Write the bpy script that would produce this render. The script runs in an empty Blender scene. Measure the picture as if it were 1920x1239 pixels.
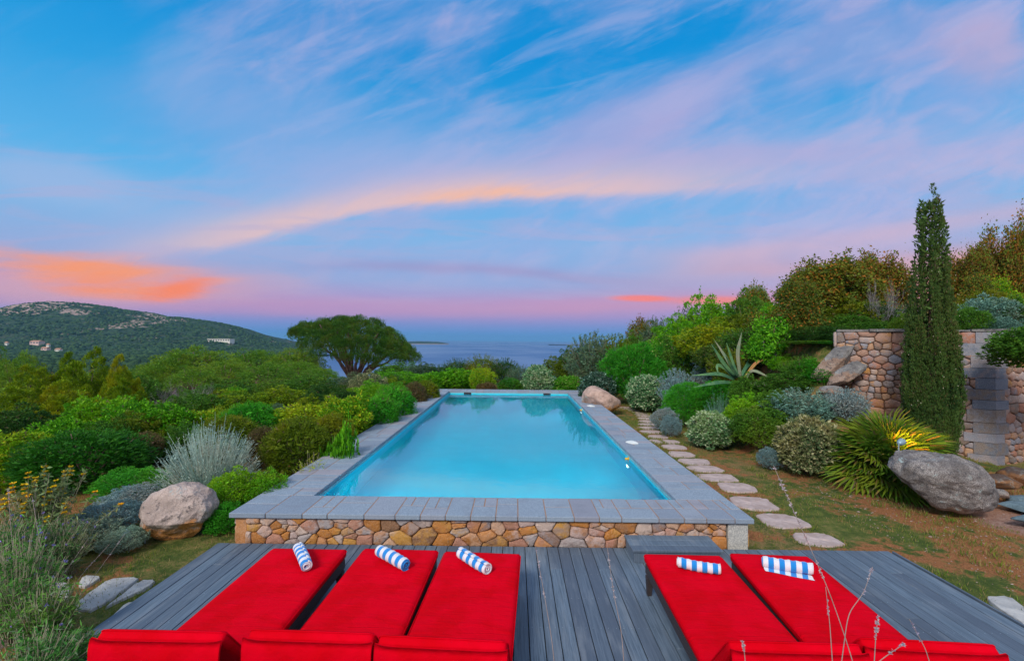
import bpy, math, random
import numpy as np
from mathutils import Matrix, Vector, noise as mnoise
C = bpy.context.scene
COL = C.collection
rad = math.radians

# ------------------------------------------------------------------ camera
cam_d = bpy.data.cameras.new('camera'); cam = bpy.data.objects.new('camera', cam_d); COL.objects.link(cam)
cam_d.sensor_width = 36; cam_d.lens = 16.0; cam_d.clip_end = 60000; cam_d.clip_start = 0.05
CAMZ = 2.75
Rm = Matrix.Rotation(rad(0.4), 4, 'Z') @ Matrix.Rotation(rad(91.2), 4, 'X') @ Matrix.Rotation(rad(0.52), 4, 'Z')
cam.matrix_world = Matrix.Translation((0, 0, CAMZ)) @ Rm
C.camera = cam
FP = 1920 * 16.0 / 36
R3 = Rm.to_3x3()
def ray(px, py):
    return R3 @ Vector(((px - 960) / FP, (619.5 - py) / FP, -1))
def at_z(px, py, z):
    d = ray(px, py); t = (z - CAMZ) / d.z
    return Vector((d.x * t, d.y * t, z))
def at_y(px, py, y):
    d = ray(px, py); t = y / d.y
    return Vector((d.x * t, y, CAMZ + d.z * t))

# ------------------------------------------------------------------ node helpers
def lin(c):
    return tuple(((v / 255) / 12.92 if v / 255 <= 0.04045 else ((v / 255 + 0.055) / 1.055) ** 2.4) for v in c)
class NT:
    def __init__(s, tree):
        s.t = tree; s.n = tree.nodes; s.l = tree.links
    def node(s, typ, **kw):
        nd = s.n.new(typ)
        for k, v in kw.items(): setattr(nd, k, v)
        return nd
    def put(s, sock, v):
        if isinstance(v, E): s.l.new(v.s, sock)
        elif isinstance(v, bpy.types.NodeSocket): s.l.new(v, sock)
        elif isinstance(v, (tuple, list)) and len(v) == 3 and sock.type == 'RGBA': sock.default_value = (*v, 1)
        else: sock.default_value = v
    def math(s, op, a, b=None, c=None, clamp=False):
        nd = s.node('ShaderNodeMath', operation=op, use_clamp=clamp)
        s.put(nd.inputs[0], a)
        if b is not None: s.put(nd.inputs[1], b)
        if c is not None: s.put(nd.inputs[2], c)
        return E(s, nd.outputs[0])
    def mix(s, f, a, b, mode='MIX'):
        nd = s.node('ShaderNodeMix', data_type='RGBA', blend_type=mode, clamp_factor=True)
        s.put(nd.inputs[0], f); s.put(nd.inputs[6], a); s.put(nd.inputs[7], b)
        return E(s, nd.outputs[2])
    def sstep(s, x, a, b, c=0.0, d=1.0, kind='SMOOTHSTEP'):
        nd = s.node('ShaderNodeMapRange', interpolation_type=kind)
        s.put(nd.inputs[0], x)
        for i, v in enumerate((a, b, c, d)): nd.inputs[1 + i].default_value = v
        return E(s, nd.outputs[0])
    def noise(s, vec, scale, detail=4, rough=0.5, dist=0.0, col=False):
        nd = s.node('ShaderNodeTexNoise')
        if vec is not None: s.put(nd.inputs['Vector'], vec)
        nd.inputs['Scale'].default_value = scale; nd.inputs['Detail'].default_value = detail
        nd.inputs['Roughness'].default_value = rough; nd.inputs['Distortion'].default_value = dist
        return E(s, nd.outputs[1 if col else 0])
    def voro(s, vec, scale, feature='F1', out=0, rnd=1.0):
        nd = s.node('ShaderNodeTexVoronoi', feature=feature)
        if vec is not None: s.put(nd.inputs['Vector'], vec)
        nd.inputs['Scale'].default_value = scale; nd.inputs['Randomness'].default_value = rnd
        return E(s, nd.outputs[out])
    def ramp(s, x, stops, interp='LINEAR'):
        nd = s.node('ShaderNodeValToRGB'); cr = nd.color_ramp; cr.interpolation = interp
        while len(cr.elements) < len(stops): cr.elements.new(0.5)
        for el, (p, c) in zip(cr.elements, stops): el.position = p; el.color = (*c, 1)
        s.put(nd.inputs[0], x)
        return E(s, nd.outputs[0])
    def comb(s, x, y, z=0.0):
        nd = s.node('ShaderNodeCombineXYZ')
        for i, v in enumerate((x, y, z)): s.put(nd.inputs[i], v)
        return E(s, nd.outputs[0])
    def sep(s, v):
        nd = s.node('ShaderNodeSeparateXYZ'); s.put(nd.inputs[0], v)
        return [E(s, o) for o in nd.outputs]
    def bump(s, h, strength=0.3, dist=0.02):
        nd = s.node('ShaderNodeBump'); s.put(nd.inputs['Height'], h)
        nd.inputs['Strength'].default_value = strength; nd.inputs['Distance'].default_value = dist
        return E(s, nd.outputs[0])
    def curve(s, x, pts):
        nd = s.node('ShaderNodeFloatCurve'); cv = nd.mapping.curves[0]
        nd.mapping.use_clip = False
        cv.points[0].location = pts[0]; cv.points[1].location = pts[-1]
        for p in pts[1:-1]: cv.points.new(*p)
        nd.mapping.update(); s.put(nd.inputs[1], x)
        return E(s, nd.outputs[0])
class E:
    def __init__(s, nt, sock): s.nt = nt; s.s = sock
    def __add__(s, o): return s.nt.math('ADD', s, o)
    __radd__ = __add__
    def __sub__(s, o): return s.nt.math('SUBTRACT', s, o)
    def __rsub__(s, o): return s.nt.math('SUBTRACT', o, s)
    def __mul__(s, o): return s.nt.math('MULTIPLY', s, o)
    __rmul__ = __mul__
    def __truediv__(s, o): return s.nt.math('DIVIDE', s, o)
    def exp(s): return s.nt.math('EXPONENT', s)
    def max(s, o): return s.nt.math('MAXIMUM', s, o)
    def min(s, o): return s.nt.math('MINIMUM', s, o)

# ------------------------------------------------------------------ world: dusk sky
W = bpy.data.worlds.new('World'); C.world = W; W.use_nodes = True
SUN_EL, SUN_AZ = rad(38), rad(205)
def build_world():
    T = NT(W.node_tree); T.n.clear()
    tc = T.node('ShaderNodeTexCoord'); g = E(T, tc.outputs['Generated'])
    x, y, z = T.sep(g)
    yy = y.max(0.04)
    u = x / yy; v = z / yy + u * 0.0
    front = T.sstep(y, 0.05, 0.35)
    rr = T.math('SQRT', x * x + y * y).max(0.001)
    t = z / rr
    # clear gradient by tan(elevation)
    def rp(stops, xx): return T.ramp(xx, [(p, lin(c)) for p, c in stops])
    base = rp([(0.0, (72, 134, 200)), (0.012, (84, 138, 204)), (0.03, (122, 140, 204)), (0.05, (158, 142, 200)), (0.085, (172, 150, 202)), (0.12, (148, 168, 216)),
               (0.21, (128, 180, 228)), (0.30, (88, 176, 232)), (0.45, (40, 158, 224)), (0.62, (4, 143, 216)), (1.0, (10, 132, 208))], t)
    # warp
    uv = T.comb(u, v * 2.2, 0.0)
    n1 = T.noise(uv, 1.6, 5, 0.55, 0.3)
    # tilted coordinates for the cirrus (rising to the right)
    a = rad(24)
    s1 = u * math.cos(a) + v * math.sin(a); s2 = v * math.cos(a) - u * math.sin(a)
    ci = T.noise(T.comb(s1 * 1.0, s2 * 2.4, 3.3), 1.7, 5, 0.46, 0.4)
    ci2 = T.noise(T.comb(s1 * 1.6, s2 * 3.6, 7.3), 3.2, 6, 0.56, 0.6)
    cover = T.sstep(u + v * 0.25, -0.9, 0.7, -0.02, 0.46)
    ci3 = T.noise(T.comb(s1 * 2.2, s2 * 9.0, 2.1), 3.0, 6, 0.62, 1.0)
    A = T.sstep((ci3 - 0.5) * 0.22 + ci + (ci2 - 0.5) * 0.42 + cover * 0.36, 0.44, 0.92)
    ns = T.noise(T.comb(u * 1.5 + v * 2.0, v * 11, 1.7), 1.6, 5, 0.55, 0.6)
    # big veils placed as in the photograph
    def blob(cu, cv, wu, wv, rot=0.0, nz=0.25, lo=0.15, hi=0.95, sn=0.0):
        c, s = math.cos(rot), math.sin(rot)
        du = u - cu; dv = v - cv
        p = (du * c + dv * s) * (1 / wu); q = (dv * c - du * s) * (1 / wv)
        d = (p * p + q * q) * -1.0
        e_ = d.exp()
        return T.sstep(e_ + ((n1 - 0.5) * nz + (ns - 0.5) * sn) * T.sstep(e_, 0.03, 0.35), lo, hi)
    def U(px): return (px - 966) / 853
    def V(py): return (637 - py) / 853
    lav = lin((156, 170, 222)); pink = lin((190, 180, 220))
    n1 = n1 + (ci3 - 0.5) * 0.45
    c = T.mix(A * 0.72 * T.sstep(u, -0.95, -0.35, 0.35, 1.0) * T.sstep(t, 0.08, 0.2), base, T.mix(T.sstep(ci2, 0.42, 0.62), lav, pink))
    for (px, py, wx, wy, rot, k, colr) in (
            (560, 250, 0.50, 0.13, -0.22, 0.50, (140, 172, 224)), (720, 330, 0.42, 0.10, 0.0, 0.45, (152, 176, 226)), (310, 130, 0.10, 0.10, 0.5, 0.35, (132, 172, 224)),
            (100, 340, 0.24, 0.06, -0.15, 0.45, (176, 186, 224)),
            (1170, 235, 0.26, 0.10, 0.45, 0.60, (172, 168, 216)), (1300, 180, 0.22, 0.07, 0.6, 0.45, (182, 172, 216)),
            (1620, 70, 0.30, 0.10, 0.2, 0.42, (164, 166, 214)), (1850, 80, 0.12, 0.10, 0.0, 0.55, (192, 170, 204)), (1420, 285, 0.5, 0.035, 0.03, 0.5, (176, 168, 214))):
        c = T.mix(blob(U(px), V(py), wx, wy, rot, 0.5) * k, c, lin(colr))
    # banded streaks along curves v = f(u)
    un = (u + 1.2) / 2.4
    def band(pts, wup, wdn, u0, u1, fade=0.15, nz=0.03):
        f = T.curve(un, [((U(px) + 1.2) / 2.4, V(py)) for px, py in pts])
        d = v - f + (n1 - 0.5) * nz + (ci2 - 0.5) * nz * 0.6
        up = T.math('GREATER_THAN', d, 0.0)
        w = up * wup + (1 - up) * wdn
        q = d / w
        return (q * q * -1.0).exp() * T.sstep(u, U(u0) - fade, U(u0) + fade) * T.sstep(u, U(u1) + fade, U(u1) - fade)
    main = [(-50, 500), (250, 480), (400, 452), (520, 428), (620, 402), (700, 384), (800, 372), (900, 362), (1000, 355), (1200, 348), (1500, 332), (1960, 300)]
    c = T.mix(band(main, 0.10, 0.026, 200, 2300, 0.3, 0.05) * 0.55 * T.sstep(ci3, 0.25, 0.6, 0.6, 1.0), c, lin((192, 180, 216)))
    c = T.mix(band(main, 0.045, 0.015, 300, 1300, 0.3, 0.045) * 0.75, c, lin((236, 194, 186)))
    c = T.mix(band(main, 0.016, 0.014, 800, 1000, 0.12, 0.05) * 0.8, c, lin((252, 186, 146)))
    c = T.mix(band([(-50, 540), (600, 545), (1000, 475), (1300, 478), (1500, 452), (1700, 425), (1960, 380)], 0.024, 0.028, 1250, 2300, 0.2) * 0.6, c, lin((212, 178, 198)))
    c = T.mix(band([(-50, 565), (900, 560), (1200, 528), (1350, 508), (1500, 500), (1700, 488), (1960, 470)], 0.035, 0.03, 1250, 2300, 0.2) * 0.55, c, lin((220, 162, 172)))
    c = T.mix(band([(-50, 600), (600, 585), (1000, 580), (1200, 572), (1500, 548), (1960, 520)], 0.030, 0.018, 900, 2300, 0.25, 0.015) * 0.45, c, lin((222, 146, 172)))
    c = T.mix(band([(-50, 520), (900, 505), (1200, 530), (1400, 525), (1960, 500)], 0.014, 0.012, 600, 1300, 0.2, 0.02) * 0.5, c, lin((160, 140, 190)))
    stk = T.sstep(ns, 0.48, 0.62) * T.sstep(t, 0.03, 0.10) * T.sstep(t, 0.36, 0.22)
    c = T.mix(stk * 0.38, c, lin((176, 172, 212)))
    tl = T.sstep(u, -0.95, -0.35, 0.15, 1.0)
    stk2 = tl * T.sstep(T.noise(T.comb(s1 * 1.2, s2 * 7.0, 9.1), 2.4, 6, 0.6, 0.7), 0.50, 0.70) * T.sstep(t, 0.16, 0.3)
    c = T.mix(stk2 * 0.26, c, lin((172, 182, 226)))
    # warm low clouds on the left
    c = T.mix(blob(U(180), V(540), 0.42, 0.06, 0.0, 0.3, 0.1, 1.0, 0.6) * 0.7, c, lin((222, 162, 172)))
    c = T.mix(blob(U(620), V(580), 0.5, 0.024, 0.0, 0.3, 0.15, 1.0, 1.0) * 0.42, c, lin((210, 144, 180)))
    c = T.mix(blob(U(150), V(508), 0.27, 0.036, -0.08, 0.5, 0.10, 1.25, 1.8) * 0.95, c, lin((252, 152, 98)))
    c = T.mix(blob(U(225), V(543), 0.17, 0.026, -0.04, 0.5, 0.10, 1.25, 1.8) * 0.95, c, lin((252, 146, 96)))
    c = T.mix(blob(U(330), V(546), 0.080, 0.026, 0.15, 0.5, 0.12, 1.1, 1.4) * 0.95, c, lin((255, 132, 80)))
    c = T.mix(blob(U(1205), V(557), 0.085, 0.0095, 0.0, 0.2, 0.25, 0.9, 0.6) * 0.9, c, lin((252, 126, 112)))
    c = T.mix(blob(U(1350), V(560), 0.14, 0.012, 0.0, 0.2) * 0.8, c, lin((246, 128, 110)))
    c = T.mix(blob(U(1880), V(540), 0.30, 0.10, 0.0, 0.1) * 0.8, c, lin((250, 160, 110)))
    c = T.mix(blob(U(1850), V(560), 0.10, 0.045, 0.0, 0.1) * 0.95, c, (1.4, 0.62, 0.08))
    # unseen rest of the dome, overhead and behind: brightened to light the scene
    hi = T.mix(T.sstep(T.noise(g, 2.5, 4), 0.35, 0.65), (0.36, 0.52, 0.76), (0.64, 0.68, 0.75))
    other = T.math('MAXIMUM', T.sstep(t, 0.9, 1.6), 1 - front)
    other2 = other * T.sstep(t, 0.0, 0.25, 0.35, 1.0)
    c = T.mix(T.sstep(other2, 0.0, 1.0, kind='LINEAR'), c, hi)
    below = T.sstep(z, 0.0, -0.02)
    c = T.mix(below, c, (0.05, 0.10, 0.20))
    sky = T.node('ShaderNodeTexSky', sky_type='NISHITA', sun_disc=False)
    sky.sun_elevation = SUN_EL; sky.sun_rotation = SUN_AZ
    b0 = T.node('ShaderNodeBackground'); T.l.new(sky.outputs[0], b0.inputs[0]); b0.inputs[1].default_value = 0.004
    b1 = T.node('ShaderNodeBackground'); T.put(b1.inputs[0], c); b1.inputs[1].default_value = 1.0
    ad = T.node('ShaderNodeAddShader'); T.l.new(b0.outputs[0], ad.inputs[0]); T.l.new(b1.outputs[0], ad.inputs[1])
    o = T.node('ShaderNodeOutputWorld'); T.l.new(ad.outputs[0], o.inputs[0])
    W.cycles.sampling_method = 'AUTOMATIC'
build_world()
sun_d = bpy.data.lights.new('sun', 'SUN'); sun = bpy.data.objects.new('sun', sun_d); COL.objects.link(sun)
sun_d.energy = 2.9; sun_d.angle = rad(15); sun_d.color = (1.0, 0.93, 0.83)
_sd = Vector((math.sin(SUN_AZ) * math.cos(SUN_EL), math.cos(SUN_AZ) * math.cos(SUN_EL), math.sin(SUN_EL)))
sun.rotation_euler = _sd.to_track_quat('Z', 'Y').to_euler()
C.view_settings.view_transform = 'Standard'; C.view_settings.look = 'None'
C.view_settings.exposure = 0.0; C.view_settings.gamma = 1.0
C.cycles.max_bounces = 6; C.cycles.diffuse_bounces = 3; C.cycles.transparent_max_bounces = 12; C.cycles.volume_bounces = 0
C.cycles.use_denoising = True

# ------------------------------------------------------------------ object helpers
def tag(o, label=None, cat=None, group=None, kind=None):
    if label: o['label'] = label
    if cat: o['category'] = cat
    if group: o['group'] = group
    if kind: o['kind'] = kind
    return o
def thing(name, label, cat, loc=(0, 0, 0), rz=0.0, group=None):
    o = bpy.data.objects.new(name, None); COL.objects.link(o)
    o.location = loc; o.rotation_euler = (0, 0, rz); o.empty_display_size = 0.1
    return tag(o, label, cat, group)
class MB:
    """collects numpy verts + faces; becomes one mesh"""
    def __init__(s): s.v = []; s.f = []; s.n = 0; s.q = []
    def add(s, verts, faces):
        verts = np.asarray(verts, float).reshape(-1, 3)
        s.v.append(verts); s.f += [tuple(i + s.n for i in f) for f in faces]; s.n += len(verts)
    def quads(s, verts):            # verts (N,4,3)
        verts = np.asarray(verts, float); k = len(verts)
        s.v.append(verts.reshape(-1, 3)); s.q.append(np.arange(k * 4).reshape(k, 4) + s.n); s.n += k * 4
    def box(s, x0, x1, y0, y1, z0, z1, bev=0.0, tf=None):
        if bev <= 0:
            vv = [(x, y, z) for z in (z0, z1) for x, y in ((x0, y0), (x1, y0), (x1, y1), (x0, y1))]
            ff = [(3, 2, 1, 0), (4, 5, 6, 7), (0, 1, 5, 4), (1, 2, 6, 5), (2, 3, 7, 6), (3, 0, 4, 7)]
        else:
            b = bev; rings = []
            for (ins, z) in ((b, z0), (0, z0 + b), (0, z1 - b), (b, z1)):
                r = []
                xa, xb, ya, yb = x0 + ins, x1 - ins, y0 + ins, y1 - ins
                c = b if ins == 0 else b * 0.5
                r += [(xa + c, ya), (xb - c, ya), (xb, ya + c), (xb, yb - c), (xb - c, yb), (xa + c, yb), (xa, yb - c), (xa, ya + c)]
                rings.append([(x, y, z) for x, y in r])
            vv = sum(rings, []); ff = [tuple(range(7, -1, -1)), tuple(range(24, 32))]
            for k in range(3):
                for i in range(8):
                    j = (i + 1) % 8; ff.append((k * 8 + i, k * 8 + j, k * 8 + 8 + j, k * 8 + 8 + i))
        vv = np.array(vv, float)
        if tf is not None: vv = np.array([tuple(tf @ Vector(p)) for p in vv])
        s.add(vv, ff)
    def tube(s, pts, radii, sides=5, cap=True):
        pts = np.asarray(pts, float); n = len(pts)
        if np.isscalar(radii): radii = [radii] * n
        d = np.gradient(pts, axis=0); d /= np.linalg.norm(d, axis=1)[:, None] + 1e-9
        ref = np.array([0.0, 0, 1]) if abs(d[0][2]) < 0.9 else np.array([1.0, 0, 0])
        a = np.cross(d, ref); a /= np.linalg.norm(a, axis=1)[:, None] + 1e-9
        b = np.cross(d, a)
        th = np.arange(sides) * 2 * math.pi / sides
        ring = pts[:, None, :] + (np.cos(th)[None, :, None] * a[:, None, :] + np.sin(th)[None, :, None] * b[:, None, :]) * np.asarray(radii)[:, None, None]
        ff = []
        for k in range(n - 1):
            for i in range(sides):
                j = (i + 1) % sides
                ff.append((k * sides + i, k * sides + j, (k + 1) * sides + j, (k + 1) * sides + i))
        if cap: ff += [tuple(range(sides - 1, -1, -1)), tuple((n - 1) * sides + i for i in range(sides))]
        s.add(ring.reshape(-1, 3), ff)
    def mesh(s, name, smooth=False):
        m = bpy.data.meshes.new(name)
        V = np.concatenate(s.v) if s.v else np.zeros((0, 3))
        lens = [len(f) for f in s.f]; loops = [i for f in s.f for i in f]
        qs = np.concatenate(s.q) if s.q else np.zeros((0, 4), int)
        lens = np.array(lens + [4] * len(qs), dtype=np.int32); loops = np.concatenate([np.array(loops, dtype=np.int32), qs.reshape(-1).astype(np.int32)])
        m.vertices.add(len(V)); m.vertices.foreach_set('co', V.reshape(-1).astype(np.float32))
        m.loops.add(len(loops)); m.loops.foreach_set('vertex_index', loops)
        m.polygons.add(len(lens)); st = np.zeros(len(lens), dtype=np.int32); st[1:] = np.cumsum(lens)[:-1]
        m.polygons.foreach_set('loop_start', st); m.polygons.foreach_set('loop_total', lens)
        m.polygons.foreach_set('use_smooth', np.full(len(lens), bool(smooth)))
        m.update(calc_edges=True); m.validate()
        return m
    def obj(s, name, mat, parent=None, smooth=False):
        return mobj(name, s.mesh(name, smooth), mat, parent)
def mobj(name, mesh, mat, parent=None):
    if mat is not None and not mesh.materials: mesh.materials.append(mat)
    o = bpy.data.objects.new(name, mesh); COL.objects.link(o)
    if parent: o.parent = parent
    return o
def copy_tree(o, parent=None):
    c = o.copy(); COL.objects.link(c); c.parent = parent
    for ch in list(o.children): copy_tree(ch, c)
    return c
def sm(a, b, x):
    t = np.clip((np.asarray(x, float) - a) / (b - a), 0, 1); return t * t * (3 - 2 * t)

# ------------------------------------------------------------------ materials
def newmat(name):
    m = bpy.data.materials.new(name); m.use_nodes = True; T = NT(m.node_tree); T.n.clear()
    return m, T
def finish(T, color, rough=0.8, normal=None, spec=0.3, metal=0.0, extra=None):
    p = T.node('ShaderNodeBsdfPrincipled'); T.put(p.inputs['Base Color'], color); T.put(p.inputs['Roughness'], rough)
    p.inputs['Specular IOR Level'].default_value = spec; p.inputs['Metallic'].default_value = metal
    if normal is not None: T.put(p.inputs['Normal'], normal)
    if extra: extra(p)
    o = T.node('ShaderNodeOutputMaterial'); T.l.new(p.outputs[0], o.inputs[0]); return p
def ocoord(T): return E(T, T.node('ShaderNodeTexCoord').outputs['Object'])
def gpos(T): return E(T, T.node('ShaderNodeNewGeometry').outputs['Position'])
def isl(T): return E(T, T.node('ShaderNodeNewGeometry').outputs['Random Per Island'])
def orand(T): return E(T, T.node('ShaderNodeObjectInfo').outputs['Random'])
def leafmat(name, c1, c2, c3=None, f3=0.0, trans=0.25, nscale=2.0, rough=0.55, patch=1.0):
    """c1..c2 leaf colours, c3 (share f3) odd leaves"""
    m, T = newmat(name)
    r = isl(T); n = T.noise(gpos(T), nscale, 2)
    f = T.sstep(r * 0.75 + n * 0.9 + orand(T) * 0.35, 0.55, 1.35, kind='LINEAR')
    c = T.mix(f, c1, c2)
    pt = T.noise(gpos(T), 1.1, 4, 0.6)
    c = T.mix(T.sstep(pt + (orand(T) - 0.5) * 0.25, 0.50, 0.70) * (0.55 * patch), c, (c2[0] * 1.5 + 0.03, c2[1] * 0.95 + 0.01, c2[2] * 0.8))
    c = T.mix(T.sstep(pt, 0.47, 0.32) * 0.5, c, (c1[0] * 0.7, c1[1] * 0.75, c1[2] * 1.2))
    c = T.mix(T.math('GREATER_THAN', T.math('FRACT', r * 13.7), 0.95) * T.sstep(pt, 0.4, 0.6), c, (0.17, 0.12, 0.07))
    c = T.mix(T.math('GREATER_THAN', T.math('FRACT', r * 3.77), 0.86) * 0.6, c, tuple(min(0.85, v * 1.5 + 0.01) for v in c2))
    if c3: c = T.mix(T.math('GREATER_THAN', T.math('FRACT', r * 7.31), 1 - f3), c, c3)
    p = T.node('ShaderNodeBsdfPrincipled'); T.put(p.inputs['Base Color'], c); p.inputs['Roughness'].default_value = rough
    p.inputs['Specular IOR Level'].default_value = 0.12
    tr = T.node('ShaderNodeBsdfTranslucent'); T.put(tr.inputs[0], c)
    mx = T.node('ShaderNodeMixShader'); mx.inputs[0].default_value = trans
    T.l.new(p.outputs[0], mx.inputs[1]); T.l.new(tr.outputs[0], mx.inputs[2])
    o = T.node('ShaderNodeOutputMaterial'); T.l.new(mx.outputs[0], o.inputs[0])
    return m
def simple(name, c1, c2, scale=8, rough=0.8, bump=0.3, spec=0.3, detail=5, metal=0.0, bscale=None):
    m, T = newmat(name); oc = ocoord(T); n = T.noise(oc, scale, detail, 0.6)
    nb = T.noise(oc, bscale or scale * 4, 4, 0.6)
    finish(T, T.mix(T.sstep(n, 0.3, 0.7), c1, c2), rough, T.bump(nb, bump, 0.01), spec, metal); return m

def m_deck():
    m, T = newmat('weathered_grey_decking'); oc = ocoord(T); x, y, z = T.sep(oc); r = isl(T)
    g = T.noise(T.comb(x * 60, y * 2.2, r * 50), 1.0, 6, 0.65, 0.6)
    g2 = T.noise(T.comb(x * 9, y * 1.3, r * 90), 1.0, 4, 0.6)
    c = T.mix(T.sstep(g, 0.3, 0.72), (0.075, 0.110, 0.155), (0.160, 0.215, 0.285))
    c = T.mix(T.sstep(r, 0.0, 1.0, 0.0, 0.75), c, (0.070, 0.090, 0.130))
    c = T.mix(T.sstep(g2, 0.50, 0.72) * 0.5, c, (0.22, 0.25, 0.29))
    c = T.mix(T.sstep(T.noise(oc, 0.9, 4), 0.5, 0.75) * 0.35, c, (0.06, 0.075, 0.10))
    groove = T.math('SINE', x * (2 * math.pi / 0.0125))
    finish(T, c, 0.62, T.bump(g * 0.7 + groove * 0.12, 0.5, 0.004), 0.35); return m
def m_granite_coping():
    m, T = newmat('grey_granite_coping'); gp = gpos(T); r = isl(T)
    sp = T.noise(gp, 140, 3, 0.7); n = T.noise(gp, 3.5, 4)
    c = T.mix(T.sstep(sp, 0.35, 0.66), (0.14, 0.185, 0.245), (0.36, 0.43, 0.52))
    c = T.mix(T.sstep(r, 0.55, 1.0) * 0.5, c, (0.36, 0.28, 0.30))
    c = T.mix(T.sstep(T.math('FRACT', r * 5.7), 0.6, 1.0) * 0.35, c, (0.15, 0.18, 0.25))
    c = T.mix(T.sstep(n, 0.5, 0.7) * 0.35, c, (0.18, 0.195, 0.24))
    finish(T, c, 0.75, T.bump(sp + T.noise(gp, 30, 3) * 0.6, 0.35, 0.004), 0.3); return m
def m_wallstone(name, cols, speck=0.5):
    m, T = newmat(name); oc = gpos(T); r = isl(T)
    c = T.ramp(r, [(i / len(cols), cc) for i, cc in enumerate(cols)], 'CONSTANT')
    n = T.noise(oc, 7, 5, 0.62); s = T.noise(oc, 90, 3, 0.7); n2 = T.noise(oc, 19, 4, 0.6)
    c = T.mix(T.sstep(n, 0.42, 0.62) * 0.7, c, T.ramp(T.math('FRACT', r * 9.17), [(i / len(cols), cc) for i, cc in enumerate(cols[::-1])], 'CONSTANT'))
    c = T.mix(T.sstep(s, 0.5, 0.68) * speck * 0.6, c, (0.06, 0.05, 0.05))
    c = T.mix(T.sstep(s, 0.5, 0.34) * speck * 0.5, c, (0.62, 0.55, 0.50))
    c = T.mix(T.sstep(n2, 0.58, 0.72) * 0.4, c, (0.10, 0.08, 0.07))
    finish(T, c, 0.85, T.bump(n2 + s * 0.3 + n, 0.6, 0.02), 0.25); return m
def m_boulder(name, base, alt, orange=0.0, lichen=0.4, dark=0.4, seed=0.0, zlow=-0.2, zhigh=0.3):
    m, T = newmat(name); oc = ocoord(T)
    sx, sy, sz = T.sep(oc)
    p = T.comb(sx + seed, sy, sz)
    s = T.noise(p, 75, 4, 0.75); s2 = T.noise(p, 28, 5, 0.7); n = T.noise(p, 3.2, 6, 0.6); n3 = T.noise(p, 7.5, 5, 0.65, 0.6)
    c = T.mix(T.sstep(s, 0.36, 0.64), base, alt)
    c = T.mix(T.sstep(n, 0.40, 0.62) * 0.6, c, tuple(v * 0.55 for v in base))
    if orange: c = T.mix(T.sstep(n + (T.sstep(sz, zhigh, zlow) - 0.5) * 0.7, 0.42, 0.60) * orange, c, (0.62, 0.26, 0.07))
    c = T.mix(T.sstep(n3, 0.54, 0.64) * T.sstep(s2, 0.4, 0.55) * dark, c, (0.05, 0.05, 0.06))
    c = T.mix(T.sstep(T.noise(T.comb(sx, sy + 5 + seed, sz), 4.5, 5, 0.7, 0.8), 0.56, 0.68) * T.sstep(s2, 0.40, 0.56) * lichen, c, (0.36, 0.46, 0.47))
    finish(T, c, 0.88, T.bump(n3 * 1.5 + s2 * 0.8 + s * 0.3, 0.8, 0.03), 0.25); return m
M = {}
M['deck'] = m_deck(); M['coping'] = m_granite_coping()
M['poolstone'] = m_wallstone('warm_field_stone', [(0.44, 0.17, 0.03), (0.52, 0.32, 0.22), (0.24, 0.12, 0.06), (0.46, 0.33, 0.30), (0.36, 0.31, 0.31), (0.46, 0.18, 0.04), (0.52, 0.24, 0.10), (0.36, 0.14, 0.03), (0.26, 0.20, 0.20), (0.50, 0.25, 0.05), (0.50, 0.38, 0.33), (0.40, 0.19, 0.13)])
M['wallstone'] = m_wallstone('pink_grey_field_stone', [(0.40, 0.24, 0.18), (0.25, 0.25, 0.29), (0.46, 0.27, 0.16), (0.38, 0.17, 0.11), (0.34, 0.28, 0.28), (0.46, 0.22, 0.06), (0.36, 0.20, 0.14), (0.44, 0.33, 0.29), (0.22, 0.16, 0.13)])
M['quoin'] = m_wallstone('blue_grey_granite_block', [(0.17, 0.20, 0.26), (0.25, 0.26, 0.31), (0.13, 0.17, 0.24), (0.29, 0.25, 0.26), (0.21, 0.17, 0.15)], 0.7)
M['mortar'] = simple('dark_mortar', (0.11, 0.075, 0.05), (0.22, 0.13, 0.08), 9)
M['joint'] = simple('orange_joint', (0.28, 0.16, 0.10), (0.36, 0.22, 0.15), 9)
M['whiteblock'] = simple('pale_speckled_granite', (0.30, 0.30, 0.30), (0.60, 0.58, 0.54), 60, 0.85, 0.6)
M['flag'] = simple('pink_flagstone', (0.36, 0.27, 0.25), (0.50, 0.40, 0.385), 6, 0.85, 0.7, bscale=18)
M['flagl'] = simple('pale_flagstone', (0.32, 0.32, 0.33), (0.50, 0.49, 0.48), 6, 0.85, 0.7, bscale=14)
M['liner'] = simple('turquoise_pool_liner', (0.010, 0.67, 0.87), (0.016, 0.71, 0.91), 2, 0.5, 0.05)
M['tile'] = simple('pale_teal_waterline_band', (0.16, 0.42, 0.50), (0.22, 0.50, 0.58), 5, 0.5, 0.1)
M['dark'] = simple('black_plastic', (0.02, 0.02, 0.022), (0.03, 0.03, 0.035), 20, 0.5, 0.1)
M['grey'] = simple('grey_painted_metal', (0.25, 0.33, 0.38), (0.32, 0.40, 0.46), 20, 0.45, 0.1, 0.5)
M['bark'] = simple('brown_bark', (0.10, 0.065, 0.05), (0.23, 0.15, 0.12), 14, 0.9, 0.9)
M['greybark'] = simple('grey_twigs', (0.20, 0.18, 0.20), (0.34, 0.31, 0.34), 14, 0.9, 0.4)
M['silverstem'] = simple('silver_stem', (0.32, 0.42, 0.38), (0.50, 0.60, 0.54), 14, 0.9, 0.4)
M['white'] = simple('white_marble', (0.62, 0.66, 0.66), (0.74, 0.77, 0.76), 9, 0.6, 0.2)

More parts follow.
